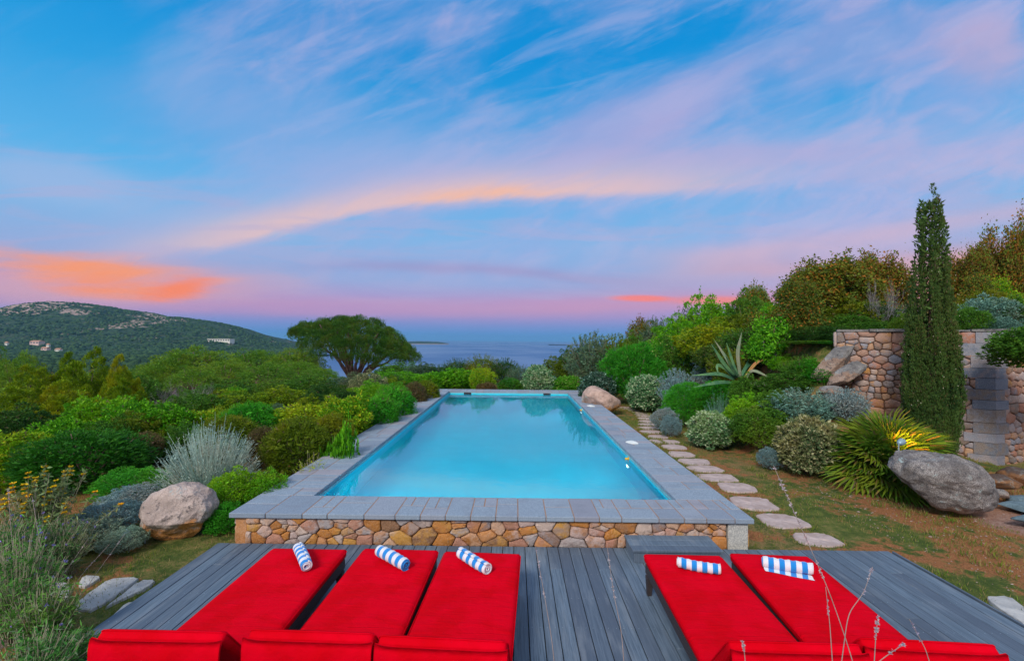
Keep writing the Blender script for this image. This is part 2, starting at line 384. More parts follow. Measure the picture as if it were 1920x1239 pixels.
# ------------------------------------------------------------------ terrain
WALL = [(8.75, 12.45), (11.30, 10.85), (14.6, 11.7), (18.0, 12.2)]
def yw(x): return np.interp(x, [p[0] for p in WALL], [p[1] for p in WALL])
PX0, PX1, PY0, PY1 = -3.86, 3.24, 6.18, 21.9       # outer edge of the pool coping
def Hh(x, y):
    x = np.asarray(x, float); y = np.asarray(y, float)
    dl = np.maximum(0, -x - 7.0); df = np.maximum(0, y - 23)
    r = np.hypot(dl, df) + np.maximum(0, np.abs(x) - 60) * 0.6
    uu = x / np.maximum(y, 40.0)
    D = np.where(y > 0, 27 + 26 * sm(-0.47, -0.36, uu), 27.0)
    z = -0.08 - D * (r * r / (r * r + 150.0 ** 2)) - 0.085 * np.minimum(dl, 40)
    bank = (0.75 - 0.35 * sm(14.5, 19, y)) * np.maximum(0, x - 5.9)
    cap = 2.8 - 1.5 * sm(14.5, 24, y) + 0.05 * np.clip(x - 9, 0, 14)
    bank = np.minimum(bank, cap)
    side = bank * sm(10.2, 12.4, y)
    G = np.interp(x, [8.0, 8.8, 10, 11.2, 30], [1.7, 1.15, 0.35, 0.0, 0.0])
    infront = G * np.clip(1 - (yw(x) - y) / 1.9, 0, 1)
    wr = sm(8.2, 8.8, x)
    behind = sm(0.10, 0.30, y - yw(x))
    rb = infront * (1 - behind) + cap * behind
    rise = side * (1 - wr) + rb * wr
    z = z + rise * (1 - sm(26, 62, y)) * (1 - sm(60, 120, x))
    z = z + 0.02 * np.sin(x * 1.7 + y * 0.9) * np.cos(y * 1.3)
    pool = (x > PX0 + 0.35) & (x < PX1 - 0.35) & (y > PY0 + 0.35) & (y < PY1 - 0.35)
    z = np.where(pool, -2.2, z)
    return np.maximum(z, -60)
def Hz(x, y): return float(Hh(x, y))
def axis(lo, hi, c0, c1, step, g=1.05):
    a = list(np.arange(c0, c1 + 1e-6, step)); s = step
    while a[-1] < hi: s *= g; a.append(a[-1] + s)
    s = step
    while a[0] > lo: s *= g; a.insert(0, a[0] - s)
    return np.array(a)
def grid_mesh(xs, ys, zf):
    X, Y = np.meshgrid(xs, ys); Z = zf(X, Y)
    nx, ny = len(xs), len(ys)
    idx = np.arange(nx * ny).reshape(ny, nx)
    q = np.stack([idx[:-1, :-1], idx[:-1, 1:], idx[1:, 1:], idx[1:, :-1]], -1).reshape(-1, 4)
    b = MB(); b.v.append(np.stack([X, Y, Z], -1).reshape(-1, 3)); b.n = nx * ny; b.q.append(q); return b
def m_ground():
    m, T = newmat('dry_lawn_and_red_earth'); g = gpos(T)
    n = T.noise(g, 0.9, 6, 0.62, 0.3); n2 = T.noise(g, 5, 6, 0.7); n3 = T.noise(g, 38, 4, 0.7); nb = T.noise(g, 0.45, 3)
    grass = T.mix(T.sstep(n2, 0.35, 0.65), (0.055, 0.085, 0.018), (0.13, 0.15, 0.035))
    dry = T.mix(T.sstep(n3, 0.3, 0.7), (0.17, 0.11, 0.045), (0.28, 0.19, 0.085))
    earth = T.mix(T.sstep(n3, 0.3, 0.65), (0.20, 0.075, 0.030), (0.36, 0.155, 0.065))
    x, y, z = T.sep(g)
    ef = T.sstep(n + (n2 - 0.5) * 0.6 + T.sstep(x, 5.0, 8.0, -0.03, 0.16) * T.sstep(y, 10.5, 8.5), 0.47, 0.59)
    c = T.mix(T.sstep(n2 * 0.6 + nb * 0.6 + (n3 - 0.5) * 0.5, 0.52, 0.74), grass, dry)
    c = T.mix(ef, c, earth)
    grav = T.sstep(x + (n - 0.5) * 3, 7.4, 8.3) * T.sstep(y, 8.4, 7.2)
    pk = T.voro(g, 42, out=1); pk1 = T.sep(pk)[0]
    c = T.mix(grav * 0.8, c, T.mix(pk1, (0.24, 0.14, 0.12), (0.46, 0.34, 0.31)))
    finish(T, c, 0.95, T.bump(n3 + n2 * 1.5, 0.8, 0.03), 0.15); return m
M['ground'] = m_ground()
xs = axis(-2600, 900, -16, 18, 0.22, 1.06); ys = axis(-60, 900, -2, 26, 0.22, 1.06)
tag(grid_mesh(xs, ys, Hh).obj('ground', M['ground'], smooth=True), kind='structure')

# sea
def m_sea():
    m, T = newmat('calm_dusk_sea'); g = gpos(T); x, y, z = T.sep(g)
    n = T.noise(T.comb(x * 0.02, y * 0.05, 0), 1.0, 5, 0.6); n2 = T.noise(T.comb(x * 0.004, y * 0.0018, 0), 1.0, 3)
    c = T.mix(T.sstep(n2, 0.4, 0.6), (0.03, 0.12, 0.30), (0.05, 0.15, 0.33))
    bm = T.bump(n, 1.0, 2.0)
    df = T.node('ShaderNodeBsdfDiffuse'); T.put(df.inputs[0], c); gl = T.node('ShaderNodeBsdfGlossy'); gl.inputs['Roughness'].default_value = 0.30; T.put(gl.inputs['Normal'], bm)
    mx = T.node('ShaderNodeMixShader'); T.put(mx.inputs[0], T.sstep(n2, 0.3, 0.7, 0.20, 0.42)); T.l.new(df.outputs[0], mx.inputs[1]); T.l.new(gl.outputs[0], mx.inputs[2])
    o = T.node('ShaderNodeOutputMaterial'); T.l.new(mx.outputs[0], o.inputs[0])
    return m
b = grid_mesh(np.linspace(-30000, 30000, 7), np.concatenate([[-2000, 200], np.linspace(600, 16000, 8)]), lambda X, Y: X * 0 - 37.0)
tag(b.obj('sea', m_sea()), kind='structure')

# ------------------------------------------------------------------ hills, headland, islands
def fnoise(x, y, s, seed=0.0, octaves=4):
    return mnoise.fractal(Vector((x * s + seed, y * s, seed)), 1.0, 2.0, octaves)
hill_px = [(-700, 640), (-400, 612), (-200, 600), (-60, 590), (0, 585), (30, 576), (60, 571), (100, 568), (150, 570), (200, 576), (240, 583), (290, 590), (315, 596), (340, 597),
           (380, 602), (410, 607), (440, 613), (465, 622), (490, 632), (515, 640), (540, 648), (570, 656), (640, 668)]
HY = 1500.0
_hx = [at_y(p, q, HY).x for p, q in hill_px]; _hz = [at_y(p, q, HY).z for p, q in hill_px]
def hill_h(X, Y):
    Xe = X * HY / np.maximum(Y, 500) * 0.65 + X * 0.35
    top = np.interp(Xe, _hx, _hz) + 2.0
    k = np.where(Y < HY, sm(850, HY, Y) ** 1.25, 1 - sm(HY, 2600, Y) * 0.9)
    z = -31 + (top + 31) * k
    return z
def m_hill():
    m, T = newmat('scrub_covered_hillside'); g = gpos(T); x, y, z = T.sep(g)
    n = T.noise(g, 0.0058, 6, 0.66, 0.4); s = T.noise(g, 0.09, 4, 0.7); s2 = T.voro(g, 0.11)
    c = T.mix(T.sstep(s, 0.35, 0.65), (0.016, 0.034, 0.020), (0.045, 0.080, 0.036))
    c = T.mix(T.sstep(T.noise(g, 0.02, 3), 0.52, 0.7) * 0.5, c, (0.09, 0.08, 0.04))
    rock = T.sstep(n + T.sstep(z, 10, 95, -0.12, 0.05) + (s - 0.5) * 0.16, 0.50, 0.545)
    c = T.mix(rock, c, T.mix(T.sstep(s, 0.3, 0.7), (0.20, 0.14, 0.12), (0.46, 0.33, 0.28)))
    finish(T, c, 0.95, T.bump(s + s2 * 0.5, 1.0, 3.0), 0.1); return m
M['hill'] = m_hill()
def hill_noise(X, Y):
    Z = hill_h(X, Y); out = Z.copy()
    for i in range(Z.shape[0]):
        for j in range(Z.shape[1]):
            out[i, j] += fnoise(X[i, j], Y[i, j], 0.012, 2.0, 5) * 4.5 * min(1.0, max(0.0, (Z[i, j] + 33) / 20))
    return out
tag(grid_mesh(np.linspace(-2700, -420, 330), np.linspace(830, 2300, 130), hill_noise).obj('hills', M['hill'], smooth=True), kind='structure')
def island(name, px0, px1, pytop, Y, label, seed):
    a = at_y(px0, 645, Y); c = at_y(px1, 645, Y); top = at_y((px0 + px1) / 2, pytop, Y).z
    w = (c.x - a.x) / 2; cx = (a.x + c.x) / 2
    def z(X, Yv):
        u = (X - cx) / w; v = (Yv - Y) / (w * 0.6)
        d = np.clip(1 - np.abs(u) ** 2.6 - v * v, -0.3, 1)
        o = -37 + (top + 37) * np.sign(d) * np.abs(d) ** 0.6
        for i in range(X.shape[0]):
            for j in range(X.shape[1]):
                o[i, j] += fnoise(X[i, j], Yv[i, j], 0.02, seed, 4) * (top + 37) * 0.12 * (1 if d[i, j] > 0 else 0)
        return o
    b = grid_mesh(np.linspace(cx - w * 1.05, cx + w * 1.05, 90), np.linspace(Y - w * 0.65, Y + w * 0.65, 30), z)
    o = b.obj(name, M['island'], smooth=True); tag(o, label=label, kind='structure')
def m_island():
    m, T = newmat('island_scrub_and_rock'); g = gpos(T); z = T.sep(g)[2]; s = T.noise(g, 0.05, 4, 0.7)
    c = T.mix(T.sstep(z + s * 8, -27, -31), T.mix(T.sstep(s, 0.4, 0.6), (0.02, 0.035, 0.02), (0.04, 0.06, 0.03)), (0.30, 0.20, 0.17))
    finish(T, c, 0.95, None, 0.1); return m
M['island'] = m_island()
island('island', 742, 842, 640, 3700, 'low wooded island on the sea right of the umbrella pine', 3.0)
island('island', 1030, 1120, 649.5, 3900, 'thin rocky islet on the sea at the right', 5.0)
island('headland', 505, 610, 640, 2400, 'rocky headland at the foot of the hill', 7.0)

# ------------------------------------------------------------------ swimming pool
pool = thing('swimming_pool', 'long rectangular swimming pool with grey granite coping and rough stone front wall', 'swimming pool', ((PX0 + PX1) / 2, PY0, 0))
def P(o):     # parent to the pool but keep world coordinates
    o.parent = pool; o.matrix_parent_inverse = Matrix.Translation(-pool.location); return o
CT = 0.375; CTH = 0.065; IX0, IX1, IY0, IY1 = PX0 + 0.84, PX1 - 0.80, PY0 + 0.74, PY1 - 0.85
WZ = 0.235
def coping():
    rng = random.Random(5); b = MB()
    def slab(x0, x1, y0, y1):
        g = 0.005; j = rng.uniform(-0.0015, 0.0015)
        b.box(x0 + g, x1 - g, y0 + g, y1 - g, CT - CTH, CT + j, 0.006)
    def row(u0, u1, v0, v1, vertical):
        """fill a strip (running along u) with flags: either one flag across or two"""
        u = u0; side = 0
        while u < u1 - 1e-3:
            l = min(rng.choice([0.30, 0.34, 0.38, 0.42, 0.5]), u1 - u)
            if u1 - u - l < 0.2: l = u1 - u
            def S(a, c, d, e): slab(*( (d, e, a, c) if vertical else (a, c, d, e)))
            k = rng.random()
            if k < 0.22: S(u, u + l, v0, v1)
            else:
                m = v0 + (v1 - v0) * rng.choice([0.38, 0.5, 0.62])
                if k < 0.5:
                    S(u, u + l, v0, m); S(u, u + l, m, v1)
                else:
                    S(u, u + l, v0, m)
                    h = l * rng.uniform(0.4, 0.6); S(u, u + h, m, v1); S(u + h, u + l, m, v1)
            u += l
    row(PX0, PX1, PY0, IY0, False); row(PX0, PX1, IY1, PY1, False)
    row(IY0, IY1, PX0, IX0, True); row(IY0, IY1, IX1, PX1, True)
    return b
P(coping().obj('coping', M['coping']))
b = MB()      # joints bed beneath the flags
for (x0, x1, y0, y1) in ((PX0 + .02, PX1 - .02, PY0 + .02, IY0 - .02), (PX0 + .02, PX1 - .02, IY1 + .02, PY1 - .02), (PX0 + .02, IX0 - .02, IY0 - .02, IY1 + .02), (IX1 + .02, PX1 - .02, IY0 - .02, IY1 + .02)):
    b.box(x0, x1, y0, y1, CT - 0.06, CT - 0.004)
P(b.obj('joint', M['joint']))
# basin
b = MB(); t = 0.012
def quadbox(b, x0, x1, y0, y1, z0, z1): b.box(x0, x1, y0, y1, z0, z1)
quadbox(b, IX0 - .2, IX1 + .2, IY0 - .2, IY1 + .2, -1.35, -1.2)
quadbox(b, IX0 - .2, IX0, IY0 - .2, IY1 + .2, -1.2, WZ + 0.03); quadbox(b, IX1, IX1 + .2, IY0 - .2, IY1 + .2, -1.2, WZ + 0.03)
quadbox(b, IX0, IX1, IY0 - .2, IY0, -1.2, WZ + 0.03); quadbox(b, IX0, IX1, IY1, IY1 + .2, -1.2, WZ + 0.03)
P(b.obj('basin', M['liner']))
b = MB()
for (x0, x1, y0, y1) in ((IX0 - .2, IX0 + .004, IY0 - .2, IY1 + .2), (IX1 - .004, IX1 + .2, IY0 - .2, IY1 + .2), (IX0 + .004, IX1 - .004, IY0 - .2, IY0 + .004), (IX0 + .004, IX1 - .004, IY1 - .004, IY1 + .2)):
    b.box(x0, x1, y0, y1, WZ + 0.031, CT - CTH - 0.002)
P(b.obj('waterline_band', M['tile']))
# a shallow entry bench at the near right of the basin
b = MB(); b.box(IX1 - 1.9, IX1 - 0.002, IY0 + 0.002, IY0 + 0.42, -1.19, WZ - 0.16, 0.02); P(b.obj('bench', M['liner']))
for sx in (IX0 + 0.85, IX1 - 0.95):
    b = MB(); b.box(sx - .17, sx + .17, IY1 - 0.012, IY1 + 0.02, WZ - 0.03, WZ + 0.075, 0.004); P(b.obj('skimmer', M['dark']))
# masonry of the outside walls
def voronoi(w, h, n, rng, asp=1.35, relax=1, courses=False):
    pts = np.array([(rng.uniform(0, w), rng.uniform(0, h)) for _ in range(n)])
    if courses:
        pts = []; v = 0.0
        while v < h:
            ch = rng.uniform(0.11, 0.25); u = rng.uniform(-.2, 0)
            while u < w:
                l = ch * rng.uniform(0.8, 2.0)
                if rng.random() < .16 and ch > .2: pts += [(u + l / 2, v + ch * .28), (u + l / 2 + rng.uniform(-.04, .04), v + ch * .75)]
                else: pts.append((u + l / 2, v + ch / 2 + rng.uniform(-.02, .02)))
                u += l
            v += ch
        pts = np.array([p for p in pts if 0 < p[0] < w and p[1] < h])
    def cells(pts):
        out = []
        for i in range(len(pts)):
            poly = [(0, 0), (w, 0), (w, h), (0, h)]
            p = pts[i]
            d = np.hypot((pts[:, 0] - p[0]) / asp, pts[:, 1] - p[1]); order = np.argsort(d)[1:22]
            for j in order:
                q = pts[j]; ax = (q[0] - p[0]) / asp ** 2; ay = q[1] - p[1]
                mx, my = (p[0] + q[0]) / 2, (p[1] + q[1]) / 2
                new = []
                for k in range(len(poly)):
                    a, c = poly[k], poly[(k + 1) % len(poly)]
                    da = (a[0] - mx) * ax + (a[1] - my) * ay; dc = (c[0] - mx) * ax + (c[1] - my) * ay
                    if da <= 0: new.append(a)
                    if da * dc < 0:
                        t = da / (da - dc); new.append((a[0] + (c[0] - a[0]) * t, a[1] + (c[1] - a[1]) * t))
                poly = new
                if len(poly) < 3: break
            out.append(poly)
        return out
    for _ in range(relax):
        cs = cells(pts)
        for i, c in enumerate(cs):
            if len(c) >= 3:
                m = np.mean(c, axis=0); pts[i] = pts[i] * 0.45 + m * 0.55
    return cells(pts)
def stone(b, poly, fmap, rng, gap=0.012, th=0.07, bulge=0.02, back=0.0, cut=0.11):
    gap *= 0.42; bulge *= 0.45
    """one rounded stone: rings from back to front; fmap(u, v, depth) -> xyz"""
    poly = np.array(poly); c = poly.mean(axis=0)
    if len(poly) < 3: return
    size = math.sqrt(max(1e-6, 0.5 * abs(np.dot(poly[:, 0], np.roll(poly[:, 1], 1)) - np.dot(poly[:, 1], np.roll(poly[:, 0], 1)))))
    if size < 0.03: return
    k = max(0.4, 1 - 2 * gap / size)
    p = c + (poly - c) * k
    q = np.roll(p, -1, axis=0); p = np.stack([p * (1 - cut) + q * cut, p * cut + q * (1 - cut)], 1).reshape(-1, 2)
    q = np.roll(p, -1, axis=0); p = np.stack([p * 0.9 + q * 0.1, p * 0.5 + q * 0.5, p * 0.1 + q * 0.9], 1).reshape(-1, 2)
    p = p + np.array([[rng.uniform(-1, 1), rng.uniform(-1, 1)] for _ in p]) * size * 0.02
    n = len(p); out = rng.uniform(-0.012, 0.018); e = min(0.16, 0.012 / size + 0.03)
    vv = []
    for (f, d) in ((1.0, back), (1.0, th + out - bulge * 1.3), (1 - e, th + out - bulge * 0.3), (1 - 2.6 * e, th + out + bulge * 0.3)):
        for (u, v) in c + (p - c) * f:
            vv.append(fmap(u, v, d + (rng.uniform(-1, 1) * 0.006 if d > back else 0)))
    vv.append(fmap(c[0], c[1], th + out + bulge * rng.uniform(-0.2, 0.8)))
    ff = []
    for r in range(3):
        for i in range(n):
            j = (i + 1) % n; ff.append((r * n + i, r * n + j, (r + 1) * n + j, (r + 1) * n + i))
    for i in range(n): ff.append((3 * n + i, 3 * n + (i + 1) % n, 4 * n))
    b.add(vv, ff)
def pool_walls():
    rng = random.Random(11); h = CT - CTH - (-0.06); ins = 0.07
    x0, x1, y0, y1 = PX0 + ins, PX1 - ins, PY0 + ins, PY1 - ins
    b = MB(); th = 0.05
    b.box(x0 + th, IX0 - .21, y0 + th, y1 - th, -0.5, CT - CTH - .001); b.box(IX1 + .21, x1 - th, y0 + th, y1 - th, -0.5, CT - CTH - .001)
    b.box(IX0 - .21, IX1 + .21, y0 + th, IY0 - .21, -0.5, CT - CTH - .001); b.box(IX0 - .21, IX1 + .21, IY1 + .21, y1 - th, -0.5, CT - CTH - .001)
    P(b.obj('mortar', M['mortar']))
    s = MB(); wf = x1 - x0
    for poly in voronoi(wf - 0.42, h, 98, rng, 1.45, 1): stone(s, poly, lambda u, v, d: (x0 + 0.14 + u, y0 + th - d, -0.06 + v), rng, 0.009)
    for poly in voronoi(y1 - y0, h, 150, rng, 1.3, 2): stone(s, poly, lambda u, v, d: (x0 + th - d, y1 - u, -0.06 + v), rng, 0.009)
    for poly in voronoi(y1 - y0, h, 150, rng, 1.3, 2): stone(s, poly, lambda u, v, d: (x1 - th + d, y0 + u, -0.06 + v), rng, 0.009)
    for poly in voronoi(wf, h, 60, rng, 1.3, 2): stone(s, poly, lambda u, v, d: (x1 - u, y1 - th + d, -0.06 + v), rng, 0.009)
    P(s.obj('stone_wall', M['poolstone'], smooth=True))
    c = MB(); c.box(x1 - 0.26, x1 + 0.012, y0 - 0.012, y0 + 0.30, -0.07, CT - CTH - 0.004, 0.012)
    P(c.obj('corner_block', M['whiteblock']))
    c = MB(); c.box(x0 - 0.008, x0 + 0.16, y0 - 0.008, y0 + 0.30, -0.07, CT - CTH - 0.004, 0.015); P(c.obj('corner_block', M['poolstone']))
pool_walls()
def m_water():
    m, T = newmat('still_pool_water'); g = gpos(T)
    n = T.noise(g, 2.6, 3, 0.5); n2 = T.noise(g, 14, 3, 0.55)
    bmp = T.bump(n + n2 * 0.22, 0.035, 0.05)
    fr = T.node('ShaderNodeFresnel'); fr.inputs[0].default_value = 1.40; T.put(fr.inputs[1], bmp)
    tr = T.node('ShaderNodeBsdfRefraction'); tr.inputs['IOR'].default_value = 1.33; tr.inputs['Roughness'].default_value = 0.0; tr.inputs[0].default_value = (0.66, 0.985, 1.0, 1)
    gl = T.node('ShaderNodeBsdfGlossy'); gl.inputs['Roughness'].default_value = 0.003; T.put(gl.inputs['Normal'], bmp)
    mx = T.node('ShaderNodeMixShader'); T.l.new(fr.outputs[0], mx.inputs[0]); T.l.new(tr.outputs[0], mx.inputs[1]); T.l.new(gl.outputs[0], mx.inputs[2])
    o = T.node('ShaderNodeOutputMaterial'); T.l.new(mx.outputs[0], o.inputs[0]); return m
b = MB(); b.add([(IX0, IY0, WZ), (IX1, IY0, WZ), (IX1, IY1, WZ), (IX0, IY1, WZ)], [(0, 1, 2, 3)])
tag(b.obj('pool_water', m_water()), kind='structure')

# ------------------------------------------------------------------ deck
DX0, DX1, DY0, DY1 = -3.93, 5.02, -1.2, 6.13
def deck():
    rng = random.Random(3); b = MB(); w = 0.146; x = DX0; k = 0
    while x < DX1 - 0.05:
        cuts = [DY0]
        off = [2.2, 4.15, 5.55, 3.2][k % 4] + rng.choice([0, 0, -0.9])
        for c in (off - 2.1, off):
            if DY0 + 0.5 < c < DY1 - 0.3: cuts.append(c)
        cuts.append(DY1)
        for a, c in zip(cuts[:-1], cuts[1:]):
            b.box(x, min(x + w - 0.008, DX1), a + 0.001, c - 0.001, -0.03, rng.uniform(-0.0015, 0.0015), 0.0035)
        x += w; k += 1
    return b
dk = thing('wooden_deck', 'grey weathered timber deck of long boards in front of the pool', 'deck', (DX0, DY0, 0))
def PD(o): o.parent = dk; o.matrix_parent_inverse = Matrix.Translation(-dk.location); return o
PD(deck().obj('boards', M['deck']))
b = MB()
for yy_ in np.arange(DY0 + .1, DY1, 0.5): b.box(DX0 + .01, DX1 - .02, yy_, yy_ + 0.05, -0.10, -0.032)
PD(b.obj('joists', M['dark']))
for xf in (DX1 + 0.001, DX0 - 0.026):
    b = MB(); b.box(xf, xf + 0.025, DY0, DY1, -0.14, -0.002, 0.003); PD(b.obj('fascia', M['deck']))
b = MB()   # screws at the joists
rng = random.Random(4)
for x in np.arange(DX0, DX1 - .1, 0.146):
    for y in np.arange(DY0 + .125, DY1, 0.5):
        for dx in (0.03, 0.108): 
            a = np.arange(6) * math.pi / 3
            b.add([(x + dx + math.cos(t) * 0.004, y + math.sin(t) * 0.004, 0.0022) for t in a], [tuple(range(6))])
PD(b.obj('screws', M['grey']))
# timber step in front of the pool
st = thing('wooden_step', 'low grey timber step box against the pool wall', 'step', (1.50, 5.72, 0))
b = MB()
for i in range(3): b.box(-0.02, 1.10, -0.02 + i * 0.152, 0.125 + i * 0.152, 0.135, 0.165, 0.004)
b.obj('tread', M['deck'], st)
b = MB(); b.box(0, 1.08, 0, 0.03, 0.001, 0.133, 0.003); b.box(0, 0.03, 0.032, 0.42, 0.001, 0.133, 0.003); b.box(1.05, 1.08, 0.032, 0.42, 0.001, 0.133, 0.003); b.obj('riser', M['deck'], st)

# ------------------------------------------------------------------ sun loungers
def m_red():
    m, T = newmat('red_canvas'); oc = ocoord(T); x, y, z = T.sep(oc)
    wv = T.math('SINE', x * 2600) * T.math('SINE', y * 2600)
    wr = T.noise(T.comb(x * 3, y * 16, z * 3), 1.0, 4, 0.55, 0.4); n = T.noise(oc, 4, 4)
    c = T.mix(T.sstep(n, 0.35, 0.65), (0.60, 0.000, 0.006), (0.70, 0.000, 0.012))
    finish(T, c, 0.85, T.bump(wr * 0.9 + wv * 0.02 + T.noise(oc, 1.7, 3) * 2.5 + T.noise(oc, 9, 4, 0.6, 1.0) * 0.6 + T.sstep(T.noise(T.comb(x * 2.0, y * 26, 0), 1.0, 3, 0.5, 0.8), 0.55, 0.85) * 0.5, 0.8, 0.014), 0.04); return m
def m_wicker():
    m, T = newmat('dark_brown_wicker'); oc = ocoord(T); x, y, z = T.sep(oc)
    a = T.math('SINE', (y + x) * 420); bb = T.math('SINE', z * 520)
    w = a * bb
    c = T.mix(T.sstep(w, -0.4, 0.6), (0.018, 0.012, 0.014), (0.085, 0.06, 0.06))
    finish(T, c, 0.5, T.bump(w, 0.8, 0.004), 0.4); return m
M['red'] = m_red(); M['wicker'] = m_wicker()
def cushion(w, l, th, nx=16, ny=30, seed=0, edge=0.028):
    """soft slab lying on z=0..th, corners rounded, top slightly puffed"""
    b = MB(); rng = random.Random(seed)
    def sup(t, n, L):      # positions concentrated at the edges
        return L * 0.5 * math.copysign(1 - (1 - abs(t)) ** 1.6, t)
    us = np.linspace(-1, 1, nx + 1); vs = np.linspace(-1, 1, ny + 1)
    idx = {}; vv = []
    for side in (1, 0):
        for i, u in enumerate(us):
            for j, v in enumerate(vs):
                x = sup(u, nx, w); y = sup(v, ny, l)
                ex = (w / 2 - abs(x)); ey = (l / 2 - abs(y)); r = 0.05
                # round plan corners
                if ex < r and ey < r:
                    dx, dy = r - ex, r - ey; d = math.hypot(dx, dy)
                    if d > r: f = r / d; x = math.copysign(w / 2 - r + dx * f, x); y = math.copysign(l / 2 - r + dy * f, y)
                ee = max(0.0, min(ex, ey)); h = math.sqrt(max(0, 1 - (1 - min(1, ee / edge)) ** 2))
                puff = 0.010 * min(1, ee / 0.12) + 0.003 * fnoise(x, y, 3.5, seed, 3)
                z = th / 2 + (th / 2 * (0.35 + 0.65 * h) + puff * (1 if side else 0)) * (1 if side else -1)
                idx[(side, i, j)] = len(vv); vv.append((x, y, z))
    ff = []
    for i in range(nx):
        for j in range(ny):
            ff.append((idx[(1, i, j)], idx[(1, i + 1, j)], idx[(1, i + 1, j + 1)], idx[(1, i, j + 1)]))
            ff.append((idx[(0, i, j + 1)], idx[(0, i + 1, j + 1)], idx[(0, i + 1, j)], idx[(0, i, j)]))
    rim = [(i, 0) for i in range(nx)] + [(nx, j) for j in range(ny)] + [(i, ny) for i in range(nx, 0, -1)] + [(0, j) for j in range(ny, 0, -1)]
    for k in range(len(rim)):
        a, c = rim[k], rim[(k + 1) % len(rim)]
        ff.append((idx[(0, *a)], idx[(0, *c)], idx[(1, *c)], idx[(1, *a)]))
    b.add(vv, ff); return b
LW, LS, LB = 0.84, 1.76, 0.61        # width, seat length, back length; root at the joint on the deck, +Y towards the foot
SEATZ, CUT = 0.33, 0.085
def make_lounger():
    root = thing('sun_lounger', 'x', 'sun lounger', (0, 0, 0), 0, 'red cushioned sun loungers on the deck')
    c = cushion(LW, LS, CUT, seed=1).obj('seat_cushion', M['red'], root, True); c.location = (0, LS / 2, SEATZ)
    def piping(w, l, z):
        r = 0.05; pts = []
        for cx, cy, a0 in ((w / 2 - r, l / 2 - r, 0), (-w / 2 + r, l / 2 - r, 90), (-w / 2 + r, -l / 2 + r, 180), (w / 2 - r, -l / 2 + r, 270)):
            pts += [(cx + math.cos(rad(a0 + k * 18)) * (r + .001), cy + math.sin(rad(a0 + k * 18)) * (r + .001), z) for k in range(6)]
        b = MB(); b.tube(pts + [pts[0]], 0.0045, 5, False); return b
    o = piping(LW, LS, CUT * 0.80).obj('piping', M['red'], c, True)
    bc = cushion(LW, LB, 0.075, seed=2, ny=18, edge=0.035).obj('back_cushion', M['red'], root, True)
    ang = rad(50); bc.location = (0, -math.cos(ang) * LB / 2 - 0.01 - math.sin(ang) * -0.0, SEATZ + 0.0 + math.sin(ang) * LB / 2); bc.rotation_euler = (-ang, 0, 0)
    piping(LW, LB, 0.060).obj('piping', M['red'], bc, True)
    # dark elastic strap holding the cushion to the frame at its back
    f = MB(); x0 = LW / 2 - 0.015; L0, L1 = -0.95, LS - 0.03
    f.box(-x0, -x0 + 0.045, L0, L1, SEATZ - 0.115, SEATZ - 0.004, 0.008); f.box(x0 - 0.045, x0, L0, L1, SEATZ - 0.115, SEATZ - 0.004, 0.008)
    f.box(-x0 + 0.046, x0 - 0.046, L1 - 0.045, L1, SEATZ - 0.115, SEATZ - 0.004, 0.008); f.box(-x0 + 0.046, x0 - 0.046, L0, L0 + 0.045, SEATZ - 0.115, SEATZ - 0.004, 0.008)
    f.obj('frame', M['wicker'], root)
    sl = MB()
    for y in np.arange(0.05, LS - 0.12, 0.11): sl.box(-x0 + 0.047, x0 - 0.047, y, y + 0.07, SEATZ - 0.05, SEATZ - 0.03)
    sl.obj('slats', M['dark'], root)
    ty = -math.cos(ang) * LB - 0.01; tz = SEATZ + math.sin(ang) * LB; cv = MB(); nx = 26; nz = 9; vv = []
    for side in (0, 1):
        for j in range(nz + 1):
            for i in range(nx + 1):
                u = i / nx * 2 - 1; d = j / nz; fold = 0.006 * math.sin(u * 9 + d * 2) * d + 0.010 * fnoise(u * 1.5, d * 2, 1.6, 4.0, 3) * d
                w_ = (LW / 2 + 0.004) * (1 - 0.03 * d * (1 - d)); top = -0.030 + 0.016 * abs(u) ** 8
                vv.append((u * w_, ty - 0.012 - 0.020 * math.sin(min(1, d * 3) * 1.57) - fold + (0.016 if side else 0), tz + 0.034 - abs(top) * (1 if d == 0 else 0.6) - d * 0.34 + 0.006 * math.sin(u * 4) * d))
    per = (nx + 1) * (nz + 1); ff = []
    for j in range(nz):
        for i in range(nx):
            a = j * (nx + 1) + i; ff.append((a, a + 1, a + nx + 2, a + nx + 1)); ff.append((a + per + nx + 1, a + per + nx + 2, a + per + 1, a + per))
    for j in range(nz):
        for i in (0, nx): a = j * (nx + 1) + i; ff.append((a, a + nx + 1, a + nx + 1 + per, a + per))
    for i in range(nx):
        for j in (0, nz): a = j * (nx + 1) + i; ff.append((a, a + 1, a + 1 + per, a + per))
    cv.add(vv, ff); cv.obj('back_cover', M['red'], root, True)
    bf = MB(); bf.box(-LW / 2 + 0.05, LW / 2 - 0.05, LB * 0.22, LB / 2 - 0.02, -0.04, -0.004, 0.006)
    o = bf.obj('back_frame', M['wicker'], root); o.location = bc.location; o.rotation_euler = bc.rotation_euler
    for sx in (-1, 1):
        for y in (L0 + 0.06, L1 - 0.075):
            lg = MB(); tw, bw = 0.038, 0.022
            vv = [(sx * (x0 - 0.03) + dx * w_, y + dy * w_ + (1 - k) * 0.03 * (1 if y > 0 else -1), z_) for k, (z_, w_) in enumerate(((0.001, bw), (SEATZ - 0.117, tw))) for dx, dy in ((-1, -1), (1, -1), (1, 1), (-1, 1))]
            lg.add(vv, [(3, 2, 1, 0), (4, 5, 6, 7), (0, 1, 5, 4), (1, 2, 6, 5), (2, 3, 7, 6), (3, 0, 4, 7)])
            lg.obj('leg', M['wicker'], root)
